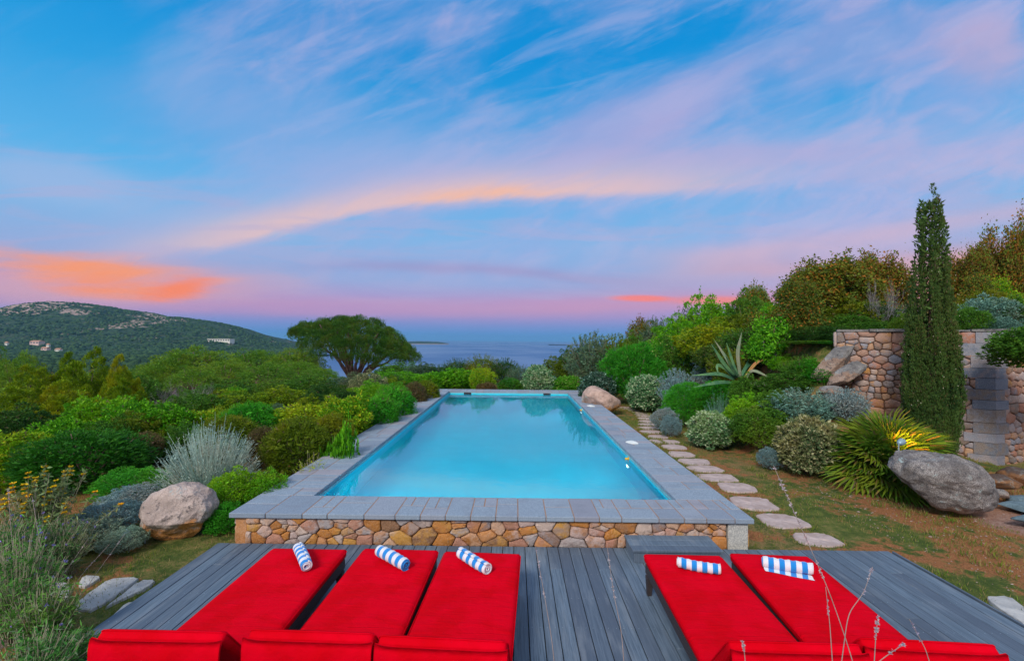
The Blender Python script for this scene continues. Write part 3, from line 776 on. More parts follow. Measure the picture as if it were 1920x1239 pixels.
    return root
L0_ = make_lounger()
LZ = SEATZ + CUT
lounger_px = [  # foot centre pixel, joint centre pixel, label
    ((582, 1027), (421, 1187), 'leftmost red cushioned sun lounger, at the left edge of the deck'),
    ((753, 1028), (652, 1192), 'red cushioned sun lounger in the middle of the group of three'),
    ((905, 1034), (860, 1202), 'red cushioned sun lounger rightmost of the group of three'),
    ((1278, 1038), (1400, 1206), 'red cushioned sun lounger left of the pair in front of the timber step'),
    ((1440, 1038), (1614, 1205), 'red cushioned sun lounger right of the pair, furthest right on the deck')]
loungers = []
for i, (f, j, lab) in enumerate(lounger_px):
    o = L0_ if i == 0 else copy_tree(L0_)
    F = at_z(*f, LZ); J = at_z(*j, LZ); d = (F - J).normalized()
    o.rotation_euler = (0, 0, math.atan2(-d.x, d.y)); base = F - d * LS
    o.location = (base.x, base.y, 0.0); o['label'] = lab; loungers.append(o)

# rolled towels
def m_towel():
    m, T = newmat('blue_white_striped_terry'); oc = ocoord(T); x, y, z = T.sep(oc)
    s = T.math('SINE', x * (2 * math.pi / 0.098) + orand(T) * 6.0)
    c = T.mix(T.sstep(s, -0.12, 0.12), (0.72, 0.73, 0.80), (0.015, 0.24, 0.68))
    finish(T, c, 0.95, T.bump(T.noise(oc, 260, 2, 0.8) + T.noise(oc, 30, 3) * 0.8, 0.9, 0.004), 0.1, extra=lambda p: setattr(p.inputs['Sheen Weight'], 'default_value', 0.3)); return m
M['towel'] = m_towel()
def towel_mesh(seed, L=0.40, R=0.072, turns=3.6, flap=False):
    rng = random.Random(seed); b = MB(); n = 76; m = 22
    th = R / turns * 0.80; vv = []; ff = []
    ph0 = rng.uniform(0, 6)
    for k in range(m + 1):
        x = (k / m - 0.5) * L
        dz = 0.012 * math.sin(k / m * 3.1 + seed) + 0.004 * math.sin(k * 1.9 + seed); endsoft = 1 - 0.05 * abs(2 * k / m - 1) ** 3
        for layer in (0, 1):
            for i in range(n + 1):
                t = i / n; a = ph0 + t * turns * 2 * math.pi; r = (0.006 + (R - 0.006) * t) * endsoft - (th * 0.9 if layer else 0) * min(1, 0.3 + t)
                if flap and t > 0.93:
                    pass
                off = rng.uniform(-0.0007, 0.0007)
                # each turn protrudes a little differently at the ends
                px_ = x + (math.sin(a * 0.5 + seed) * 0.006 if k in (0, m) else 0)
                vv.append((px_, math.cos(a) * (r + off), math.sin(a) * (r + off) * 0.92 + dz))
    row = n + 1; per = row * 2
    for k in range(m):
        for i in range(n):
            a = k * per + i; ff.append((a, a + 1, a + per + 1, a + per))
            a2 = a + row; ff.append((a2 + per, a2 + per + 1, a2 + 1, a2))
        for i in (0, n):
            a = k * per + i; ff.append((a, a + per, a + per + row, a + row) if i == 0 else (a + row, a + row + per, a + per, a))
    for k in (0, m):
        for i in range(n):
            a = k * per + i; q = (a, a + row, a + row + 1, a + 1); ff.append(q if k == 0 else q[::-1])
    b.add(vv, ff)
    if flap:
        fv = []; 
        for k in range(9):
            x = (k / 8 - 0.5) * L * 0.96
            for i, (yy2, zz2) in enumerate(((-R * 0.6, -R * 0.75), (-R * 1.25, -R * 0.98), (-R * 1.55, -R * 0.98 - 0.001))):
                fv.append((x + 0.01 * i, yy2, zz2 + 0.004 + 0.002 * math.sin(k)))
        g = [(k * 3 + i, k * 3 + i + 1, k * 3 + 3 + i + 1, k * 3 + 3 + i) for k in range(8) for i in range(2)]
        b.add(fv, g)
    return b
TR = [0.064, 0.070, 0.067, 0.061, 0.066]
for i, (pa, pb, lab, flap) in enumerate([
        ((557, 1022), (576, 1064), 'blue and white striped rolled towel pointing steeply, on the leftmost red lounger', False),
        ((712, 1033), (762, 1056), 'blue and white striped rolled towel on the middle lounger of the three', False),
        ((862, 1037), (914, 1064), 'blue and white striped rolled towel on the third red lounger from the left', False),
        ((1270, 1052), (1350, 1065), 'tightly rolled blue and white striped towel on the lounger by the timber step', False),
        ((1429, 1049), (1523, 1067), 'blue and white striped towel with a loose flap, on the rightmost red lounger', True)]):
    R_ = TR[i]; A = at_z(*pa, LZ + R_ + 0.012); B = at_z(*pb, LZ + R_ + 0.012); d = B - A; L = min(max(d.length, 0.34), 0.50)
    o = towel_mesh(i, L, R_, 3.4 + 0.3 * (i % 2), flap).obj('rolled_towel', M['towel'], None, True)
    mid = (A + B) / 2; o.location = (mid.x, mid.y, LZ + 0.010 + R_ * 0.92 + 0.006); o.rotation_euler = (0, 0, math.atan2(d.y, d.x))
    tag(o, lab, 'towel', 'rolled striped towels on the loungers')
# ------------------------------------------------------------------ foliage generators (unit size: 1 wide, 1 high)
def unit(n, rng):
    v = rng.normal(size=(n, 3)); return v / np.linalg.norm(v, axis=1)[:, None]
def norm(v): return v / (np.linalg.norm(v, axis=-1, keepdims=True) + 1e-9)
def leaves(b, p, d, L, W, rng, fold=0.0, lv=0.35):
    """one rhombic leaf per point p along direction d"""
    n = len(p); d = norm(d); s = norm(np.cross(d, unit(n, rng)))
    L = np.asarray(L) * (1 + lv * rng.uniform(-1, 1, n)); L = L[:, None]; W = W * L / np.mean(L)
    up = norm(np.cross(s, d))
    mid = p + d * L * 0.45 + up * L * fold
    b.quads(np.stack([p, mid + s * W / 2, p + d * L, mid - s * W / 2], 1))
def puffs(b, cc, cn, k, rc, L, W, rng, out=0.7, up=0.3, spread=0.7, fold=0.05):
    """k leaves on each cluster centre cc (normal cn, radius rc)"""
    n = len(cc); c = np.repeat(cc, k, 0); nn = np.repeat(cn, k, 0); r = np.repeat(np.broadcast_to(rc, (n,)), k)[:, None]
    u = norm(unit(n * k, rng) + nn * 0.45)
    p = c + u * r * rng.uniform(0.55, 1.0, (n * k, 1))
    d = nn * out * 0.5 + u * out + unit(n * k, rng) * spread + np.array([0, 0, up])
    leaves(b, p, d, np.full(n * k, L), W, rng, fold)
def dome_dirs(n, rng, zmin=-0.45):
    i = np.arange(n) + 0.5; z = 1 - (1 - zmin) * i / n; ph = i * 2.399963 + rng.uniform(0, 6)
    r = np.sqrt(np.maximum(0, 1 - z * z)); v = np.stack([r * np.cos(ph), r * np.sin(ph), z], 1)
    return norm(v + rng.normal(size=v.shape) * 0.05)
def wob(v, seed, amp, f=1.6):
    return np.array([1 + amp * mnoise.fractal(Vector(tuple(x * f + seed for x in p)), 1.0, 2.0, 3) for p in v])[:, None]
def stems(n, rng, tips, r0=0.014, base=0.03):
    b = MB()
    for i in rng.choice(len(tips), min(n, len(tips)), replace=False):
        t = tips[i]; a = rng.uniform(-base, base, 2)
        pts = [(a[0], a[1], -0.03)] + [(a[0] + (t[0] - a[0]) * f ** 1.25 + rng.normal() * 0.012, a[1] + (t[1] - a[1]) * f ** 1.25 + rng.normal() * 0.012, t[2] * f * 0.97) for f in (0.25, 0.5, 0.75, 1.0)]
        b.tube(pts, np.linspace(r0, r0 * 0.25, 5), 4)
    return b
CZ, RX, RZ = 0.47, 0.46, 0.50
def sprigs(b, v, R, rng, L, W, n=46, lo=0.05, hi=0.15, k=9):
    """loose shoots that stick out of the outline"""
    idx = rng.choice(len(v), n); vv = v[idx]; vv = vv[vv[:, 2] > -0.1]
    for q, d in zip(R[idx][v[idx][:, 2] > -0.1], vv):
        ln = rng.uniform(lo, hi); d = norm(d + rng.normal(size=3) * 0.25 + np.array([0, 0, .45])); t = np.linspace(0, 1, k)[:, None]
        p = q + d * ln * t + rng.normal(size=(k, 3)) * .004
        leaves(b, p, unit(k, rng) * .8 + d, np.full(k, L), W, rng)
def k_dome(seed, L=0.040, W=0.0075, n=11000):       # clipped dome of fine needles
    rng = np.random.default_rng(seed); b = MB()
    v = dome_dirs(n, rng, -0.75); w = wob(v, seed, 0.20, 1.9) * wob(v, seed + 9, 0.10, 5)
    p = v * np.array([RX, RX, RZ]) * w + np.array([0, 0, CZ]); p = p - v * rng.uniform(0.0, 0.07, (n, 1))
    leaves(b, p, v * 0.7 + unit(n, rng) * 0.45 + np.array([0, 0, 0.45]), np.full(n, L), W, rng)
    sprigs(b, v, p, rng, L * .9, W * 1.2, 60, .02, .07, 7)
    m = 2500; vi = dome_dirs(m, rng, -0.8); leaves(b, vi * np.array([RX, RX, RZ]) * 0.82 + np.array([0, 0, CZ]), unit(m, rng), np.full(m, 0.09), 0.035, rng)
    return b, stems(14, rng, p[:3000])
def k_puffy(seed, nc=70, k=130, rc=0.095, L=0.034, W=0.014, amp=0.28, up=0.3, zmin=-0.6, fold=0.08, spread=0.7, core=2500):
    rng = np.random.default_rng(seed); b = MB()
    v = dome_dirs(nc, rng, zmin); w = wob(v, seed, amp, 1.7)
    cc = v * np.array([RX - rc * .6, RX - rc * .6, RZ - rc * .6]) * w * rng.uniform(0.86, 1.06, (nc, 1)) + np.array([0, 0, CZ])
    puffs(b, cc, v, k, rc * rng.uniform(0.7, 1.3, nc), L, W, rng, up=up, fold=fold, spread=spread)
    sprigs(b, v, cc, rng, L, W, 60, rc * 1.1, rc * 2.3, 9)
    vi = dome_dirs(core, rng, -0.8); leaves(b, vi * np.array([RX, RX, RZ]) * rng.uniform(0.5, 0.85, (core, 1)) * wob(vi, seed, amp, 1.7) + np.array([0, 0, CZ]), unit(core, rng) + vi * 0.4, np.full(core, L * 1.5), W * 1.6, rng)
    return b, stems(16, rng, cc)
def k_plume(seed, nc=150, seg=26, L=0.038, W=0.010, flare=0.55):      # upright sprays (oleander, rosemary, tree heath)
    rng = np.random.default_rng(seed); b = MB(); S = MB()
    v = dome_dirs(nc, rng, -0.1); w = wob(v, seed, 0.22, 1.7)
    tips = v * np.array([0.47, 0.47, 0.52]) * w + np.array([0, 0, 0.46]); tips[:, 2] = np.maximum(tips[:, 2], 0.16)
    for i, t in enumerate(tips):
        f = np.sort(rng.uniform(0.42, 1.0, seg))[:, None]
        base = np.array([rng.normal() * 0.05, rng.normal() * 0.05, 0])
        c = base + (t - base) * np.concatenate([f ** (1 + flare * .6), f ** (1 + flare * .6), f], 1)
        d = norm(t - base)
        leaves(b, np.repeat(c, 3, 0) + rng.normal(size=(seg * 3, 3)) * 0.008, np.repeat(d[None], seg * 3, 0) * 0.8 + unit(seg * 3, rng) * 0.75 + np.array([0, 0, .25]), np.full(seg * 3, L), W, rng)
    vi = dome_dirs(2600, rng, -0.9); leaves(b, vi * 0.37 * wob(vi, seed, 0.2, 1.7) + np.array([0, 0, 0.42]), unit(2600, rng), np.full(2600, 0.05), 0.016, rng)
    return b, stems(30, rng, tips, 0.008)
def k_spiky(seed, n=860, leaf=True):          # silver bush of thin upright shoots
    rng = np.random.default_rng(seed); b = MB(); S = MB()
    for i in range(n):
        v = norm(rng.normal(size=3) * np.array([1, 1, 0.8]) + np.array([0, 0, 0.75])); v[2] = abs(v[2])
        ln = rng.uniform(0.42, 0.56) * (1 + 0.16 * (rng.random() < 0.06))
        base = np.array([v[0] * rng.uniform(0, .14), v[1] * rng.uniform(0, .14), 0.0])
        tip = np.array([v[0] * ln * 0.94, v[1] * ln * 0.94, 0.10 + v[2] * ln * 1.62])
        mid = base * 0.5 + tip * 0.5 + np.array([v[0], v[1], 0]) * 0.05 + rng.normal(size=3) * 0.012
        T_ = np.linspace(0.35, 1, 5)[:, None]; pts = (1 - T_) ** 2 * base + 2 * T_ * (1 - T_) * (mid * 1.0) + T_ ** 2 * tip
        pts = pts + rng.normal(size=pts.shape) * 0.004
        b.tube(pts, [0.0028, 0.0026, 0.0022, 0.0018, 0.001], 3, False)
        k = 9; f = rng.uniform(0, 1, k) ** 0.8
        c = np.stack([np.interp(f * 4, range(5), pts[:, a]) for a in range(3)], 1)
        leaves(b, c, unit(k, rng) * 0.8 + norm(tip - mid), np.full(k, 0.030), 0.006, rng)
    return b, stems(20, rng, np.array([(x, y, 0.4) for x, y in rng.normal(size=(30, 2)) * 0.2]), 0.008)
def k_juniper(seed, cones=5):
    rng = np.random.default_rng(seed); b = MB(); tips = []
    cs = [(0, 0, 1.0, 0.34)] + [(rng.uniform(-.36, .36), rng.uniform(-.36, .36), rng.uniform(0.45, 0.85), rng.uniform(0.22, 0.34)) for _ in range(cones + 3)]
    for cx, cy, h, r in cs:
        n = 64
        f = (np.arange(n) + rng.random(n)) / n; ph = rng.uniform(0, 6.28, n)
        rr = r * (1 - f ** 1.5) * rng.uniform(0.35, 1.25, n) + 0.02
        cc = np.stack([cx + np.cos(ph) * rr, cy + np.sin(ph) * rr, 0.04 + f * h * 0.95], 1); cn = norm(np.stack([np.cos(ph), np.sin(ph), 0.45 + f], 1))
        puffs(b, cc, cn, 80, 0.030 + 0.05 * (1 - f), 0.036, 0.008, rng, out=0.7, up=0.6, spread=0.4)
        m = 500; fi = rng.random(m) ** 1.3; a = rng.uniform(0, 6.28, m); ri = r * 0.6 * (1 - fi); leaves(b, np.stack([cx + np.cos(a) * ri, cy + np.sin(a) * ri, fi * h * 0.9], 1), unit(m, rng), np.full(m, 0.05), 0.02, rng)
        tips.append((cx, cy, h * 0.8))
    return b, stems(8, rng, np.array(tips), 0.02)
def grow(rng, p, d, L, r, lv, out, tips, split=3, ang=0.5, upb=0.25, shr=0.68, nseg=4, wig=0.13):
    pts = [np.array(p, float)]; dd = np.array(d, float)
    for i in range(nseg):
        dd = norm(dd + rng.normal(size=3) * wig + np.array([0, 0, upb * 0.25])); pts.append(pts[-1] + dd * L / nseg)
    out.append((np.array(pts), np.linspace(r, r * 0.55, nseg + 1)))
    if lv == 0: tips.append((pts[-1], dd)); return
    for k in range(split):
        f = 1.0 if k == 0 else rng.uniform(0.35, 0.95); i = min(nseg, max(1, int(round(f * nseg))))
        q = norm(dd + norm(rng.normal(size=3)) * ang * (0.5 if k == 0 else 1.2) + np.array([0, 0, upb]))
        grow(rng, pts[i], q, L * shr * rng.uniform(0.8, 1.15), r * (0.6 if k == 0 else 0.5), lv - 1, out, tips, split, ang, upb, shr, nseg, wig)
def k_tree(seed, lv=4, split=4, leafk=22, L=0.030, W=0.016, spreadL=0.045, stemsn=3, ang=0.7, trunk=0.30, upb=0.18, thick=0.016, shr=0.70):
    rng = np.random.default_rng(seed); out = []; tips = []
    for s_ in range(stemsn):
        a = s_ * 6.28 / stemsn + rng.uniform(0, 1); tl = 0.32 if stemsn > 1 else 0.08
        grow(rng, (0.01 * math.cos(a), 0.01 * math.sin(a), -0.02), norm(np.array([math.cos(a) * tl, math.sin(a) * tl, 1])), trunk, thick, lv, out, tips, split, ang, upb, shr)
    mxr = np.percentile(np.abs(np.concatenate([p for p, r in out])[:, :2]), 98)
    def domed(p):
        p = np.array(p); rr = np.clip(np.hypot(p[..., 0], p[..., 1]) / mxr, 0, 1.1); p[..., 2] = p[..., 2] * (1 - 0.40 * rr ** 2); return p
    if leafk: out = [(domed(p), r) for p, r in out]; tips = [(domed(t), d) for t, d in tips]
    T_ = np.array([t for t, d in tips]); D_ = np.array([d for t, d in tips])
    # normalise to the unit box
    allp = np.concatenate([p for p, r in out]); mx = np.percentile(np.abs(allp[:, :2]), 99); hz = np.percentile(allp[:, 2], 99.7)
    sc = np.array([0.47 / mx, 0.47 / mx, 0.97 / hz]); S = MB()
    for p, r in out: S.tube(p * sc, r * 0.9, 5 if r[0] > 0.006 else 3, False)
    b = MB()
    if leafk:
        fine = [p * sc for p, r in out if r[0] < thick * 0.30]
        if fine and leafk > 4: ex = np.concatenate([p[1:] for p in fine]); ex = ex[rng.random(len(ex)) < 0.45]; pe = np.repeat(ex, leafk // 3, 0) + rng.normal(size=(len(ex) * (leafk // 3), 3)) * spreadL; leaves(b, pe, unit(len(pe), rng), np.full(len(pe), L), W, rng, 0.1)
        n = len(T_) * leafk
        p = np.repeat(T_ * sc, leafk, 0) + rng.normal(size=(n, 3)) * spreadL
        leaves(b, p, unit(n, rng) * 0.9 + np.repeat(D_, leafk, 0) * 0.4 + np.array([0, 0, -0.05]), np.full(n, L), W, rng, 0.1)
    return b, S
def k_pine(seed, nc=76, k=130, rc=0.085, L=0.026):         # umbrella pine
    rng = np.random.default_rng(seed); b = MB(); S = MB()
    ph = np.arange(nc) * 2.399963; rr = np.sqrt((np.arange(nc) + 0.5) / nc)
    z = 0.44 + 0.50 * (1 - rr ** 2.0) + rng.normal(size=nc) * 0.045
    cc = np.stack([np.cos(ph) * rr * 0.46, np.sin(ph) * rr * 0.46, z], 1) + rng.normal(size=(nc, 3)) * 0.022
    cn = norm(cc - np.array([0, 0, 0.2]))
    puffs(b, cc, cn, k, rc * rng.uniform(0.65, 1.25, nc), L, 0.008, rng, out=0.9, up=0.5, spread=0.35)
    m = 1500; a = rng.uniform(0, 6.28, m); q = np.sqrt(rng.random(m)); leaves(b, np.stack([np.cos(a) * q * .42, np.sin(a) * q * .42, 0.40 + 0.46 * (1 - q ** 2.0)], 1), unit(m, rng), np.full(m, .05), .02, rng)
    S.tube([(0, 0, -0.05), (0.01, 0.005, 0.2), (0.0, 0.0, 0.42)], [0.035, 0.027, 0.02], 7)
    for i in range(0, nc, 4):
        t = cc[i]; S.tube([(0, 0, 0.25 + 0.1 * rng.random()), (t[0] * .45, t[1] * .45, 0.45), (t[0], t[1], t[2] - 0.02)], [0.014, 0.009, 0.004], 4)
    return b, S
LM = {
 'bright': leafmat('bright_green_leaves', (0.035, 0.20, 0.006), (0.16, 0.44, 0.012)),
 'vivid': leafmat('vivid_green_needles', (0.025, 0.20, 0.010), (0.065, 0.36, 0.02)),
 'lime': leafmat('lime_green_leaves', (0.05, 0.25, 0.008), (0.26, 0.44, 0.012), (0.45, 0.42, 0.02), 0.12),
 'limeflower': leafmat('lime_green_leaves_with_cream_flowers', (0.04, 0.22, 0.010), (0.13, 0.40, 0.02), (0.62, 0.62, 0.22), 0.07),
 'dome': leafmat('dense_green_needles', (0.018, 0.105, 0.008), (0.042, 0.20, 0.012)),
 'olive': leafmat('olive_green_needles', (0.060, 0.115, 0.006), (0.15, 0.215, 0.010)),
 'brown': leafmat('brownish_green_needles', (0.06, 0.065, 0.018), (0.13, 0.11, 0.035), (0.20, 0.12, 0.08), 0.2),
 'pine': leafmat('pine_needles', (0.045, 0.145, 0.012), (0.15, 0.32, 0.025)),
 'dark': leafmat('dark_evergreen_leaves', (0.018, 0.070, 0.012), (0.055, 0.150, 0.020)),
 'grove': leafmat('mid_green_leaves', (0.035, 0.12, 0.012), (0.10, 0.25, 0.022)),
 'varieg': leafmat('variegated_pale_leaves', (0.06, 0.19, 0.07), (0.17, 0.36, 0.15), (0.52, 0.62, 0.38), 0.28),
 'varolive': leafmat('variegated_olive_leaves', (0.07, 0.14, 0.05), (0.20, 0.24, 0.10), (0.46, 0.44, 0.24), 0.28),
 'darkvar': leafmat('dark_glossy_pale_edged_leaves', (0.02, 0.075, 0.04), (0.06, 0.14, 0.09), (0.26, 0.38, 0.32), 0.2),
 'silver': leafmat('silver_leaves', (0.22, 0.36, 0.31), (0.40, 0.54, 0.48), trans=0.1),
 'teal': leafmat('grey_teal_leaves', (0.08, 0.20, 0.15), (0.20, 0.36, 0.29), trans=0.15),
 'lav': leafmat('blue_grey_leaves', (0.10, 0.20, 0.20), (0.24, 0.36, 0.38), trans=0.15),
 'greygreen': leafmat('grey_green_leaves', (0.05, 0.12, 0.06), (0.12, 0.21, 0.12)),
 'rust': leafmat('rust_and_olive_leaves', (0.05, 0.095, 0.012), (0.15, 0.20, 0.022), (0.38, 0.15, 0.02), 0.16),
 'orange': leafmat('rusty_orange_leaves', (0.15, 0.09, 0.015), (0.32, 0.16, 0.025), (0.14, 0.19, 0.02), 0.45),
 'juniper': leafmat('yellow_green_juniper', (0.085, 0.20, 0.006), (0.27, 0.36, 0.010)),
 'cypress': leafmat('cypress_leaves', (0.028, 0.075, 0.018), (0.075, 0.145, 0.032), (0.14, 0.12, 0.05), 0.05, patch=0.3),
 'palm': leafmat('fan_palm_leaf', (0.05, 0.15, 0.012), (0.13, 0.24, 0.02), (0.26, 0.18, 0.05), 0.06),
 'grass': leafmat('grass_blades', (0.06, 0.13, 0.015), (0.16, 0.24, 0.03), (0.34, 0.25, 0.10), 0.3),
}
_cache = {}
KIND = {   # shape generator, variants
 'dome': (k_dome, dict()), 'domef': (k_dome, dict(L=0.028, W=0.006, n=15000)),
 'broad': (k_puffy, dict(nc=74, k=80, rc=0.085, L=0.046, W=0.024, amp=0.42)), 'broadfine': (k_puffy, dict(nc=110, k=105, rc=0.072, L=0.032, W=0.016, amp=0.45)),
 'varieg': (k_puffy, dict(nc=110, k=52, rc=0.065, L=0.060, W=0.030, amp=0.14, fold=0.12)),
 'needle': (k_puffy, dict(nc=110, k=120, rc=0.085, L=0.048, W=0.008, amp=0.25, up=0.6)), 'plume': (k_plume, dict()), 'plumefine': (k_plume, dict(nc=220, L=0.026, W=0.007)),
 'mound': (k_puffy, dict(nc=120, k=100, rc=0.06, L=0.030, W=0.011, amp=0.22, zmin=-0.3)),
 'spiky': (k_spiky, dict()), 'spikysmall': (k_spiky, dict(n=330)), 'juniper': (k_juniper, dict()), 'pine': (k_pine, dict()),
 'tree': (k_tree, dict()), 'treedense': (k_tree, dict(leafk=30, spreadL=0.042, L=0.031, W=0.017, trunk=0.24)), 'bare': (k_tree, dict(leafk=0, lv=5, split=3, stemsn=5, thick=0.009, ang=0.55)),
 'baretree': (k_tree, dict(leafk=1, lv=5, split=3, stemsn=2, thick=0.014, L=0.02, W=0.012)), 'young': (k_tree, dict(leafk=26, lv=3, split=4, stemsn=2, L=0.075, W=0.030, spreadL=0.05, thick=0.012, trunk=0.42)),
}
def proto(kind, var):
    key = (kind, var)
    if key not in _cache:
        f, kw = KIND[kind]; b, S = f(100 + var * 17 + len(kind), **kw)
        _cache[key] = (b.mesh(kind + '_leaf_mesh') if b.n else None, S.mesh(kind + '_stem_mesh', True))
    return _cache[key]
_mm = {}
def matmesh(mesh, mat, tagk):
    k = (mesh.name, mat.name)
    if k not in _mm:
        m = mesh.copy(); m.materials.clear(); m.materials.append(mat); _mm[k] = m
    return _mm[k]
_pi = [0]
def plant(kind, mat, px, pytop, wpx, Y, label, cat='shrub', group=None, name=None, depth=0.95, stem='bark', zbase=None, lift=0.0, foliage='foliage', stemname='stems', xyz=None):
    _pi[0] += 1; i = _pi[0]; r = random.Random(i * 7 + 1)
    if xyz is None:
        q = at_y(px, pytop, Y); x, y, top = q.x, Y, q.z
    else: x, y, top = xyz
    w = wpx / FP * (Y if Y else 1); g = Hz(x, y) if zbase is None else zbase
    h = max(0.12, top - g + 0.04)
    name = name or {'shrub': 'shrub', 'tree': 'broadleaf_tree', 'bush': 'shrub'}.get(cat, cat.replace(' ', '_'))
    o = thing(name, label, cat, (x, y, g - 0.03 + lift), r.uniform(0, 6.28), group)
    o.scale = (w, w * depth, h)
    lm, smh = proto(kind, i % (3 if kind in ('dome', 'broad', 'broadfine', 'varieg', 'tree', 'pine', 'needle', 'plume') else 2))
    if lm: mobj(foliage, matmesh(lm, LM[mat], mat), None, o)
    mobj(stemname, matmesh(smh, M[stem], stem), None, o)
    return o
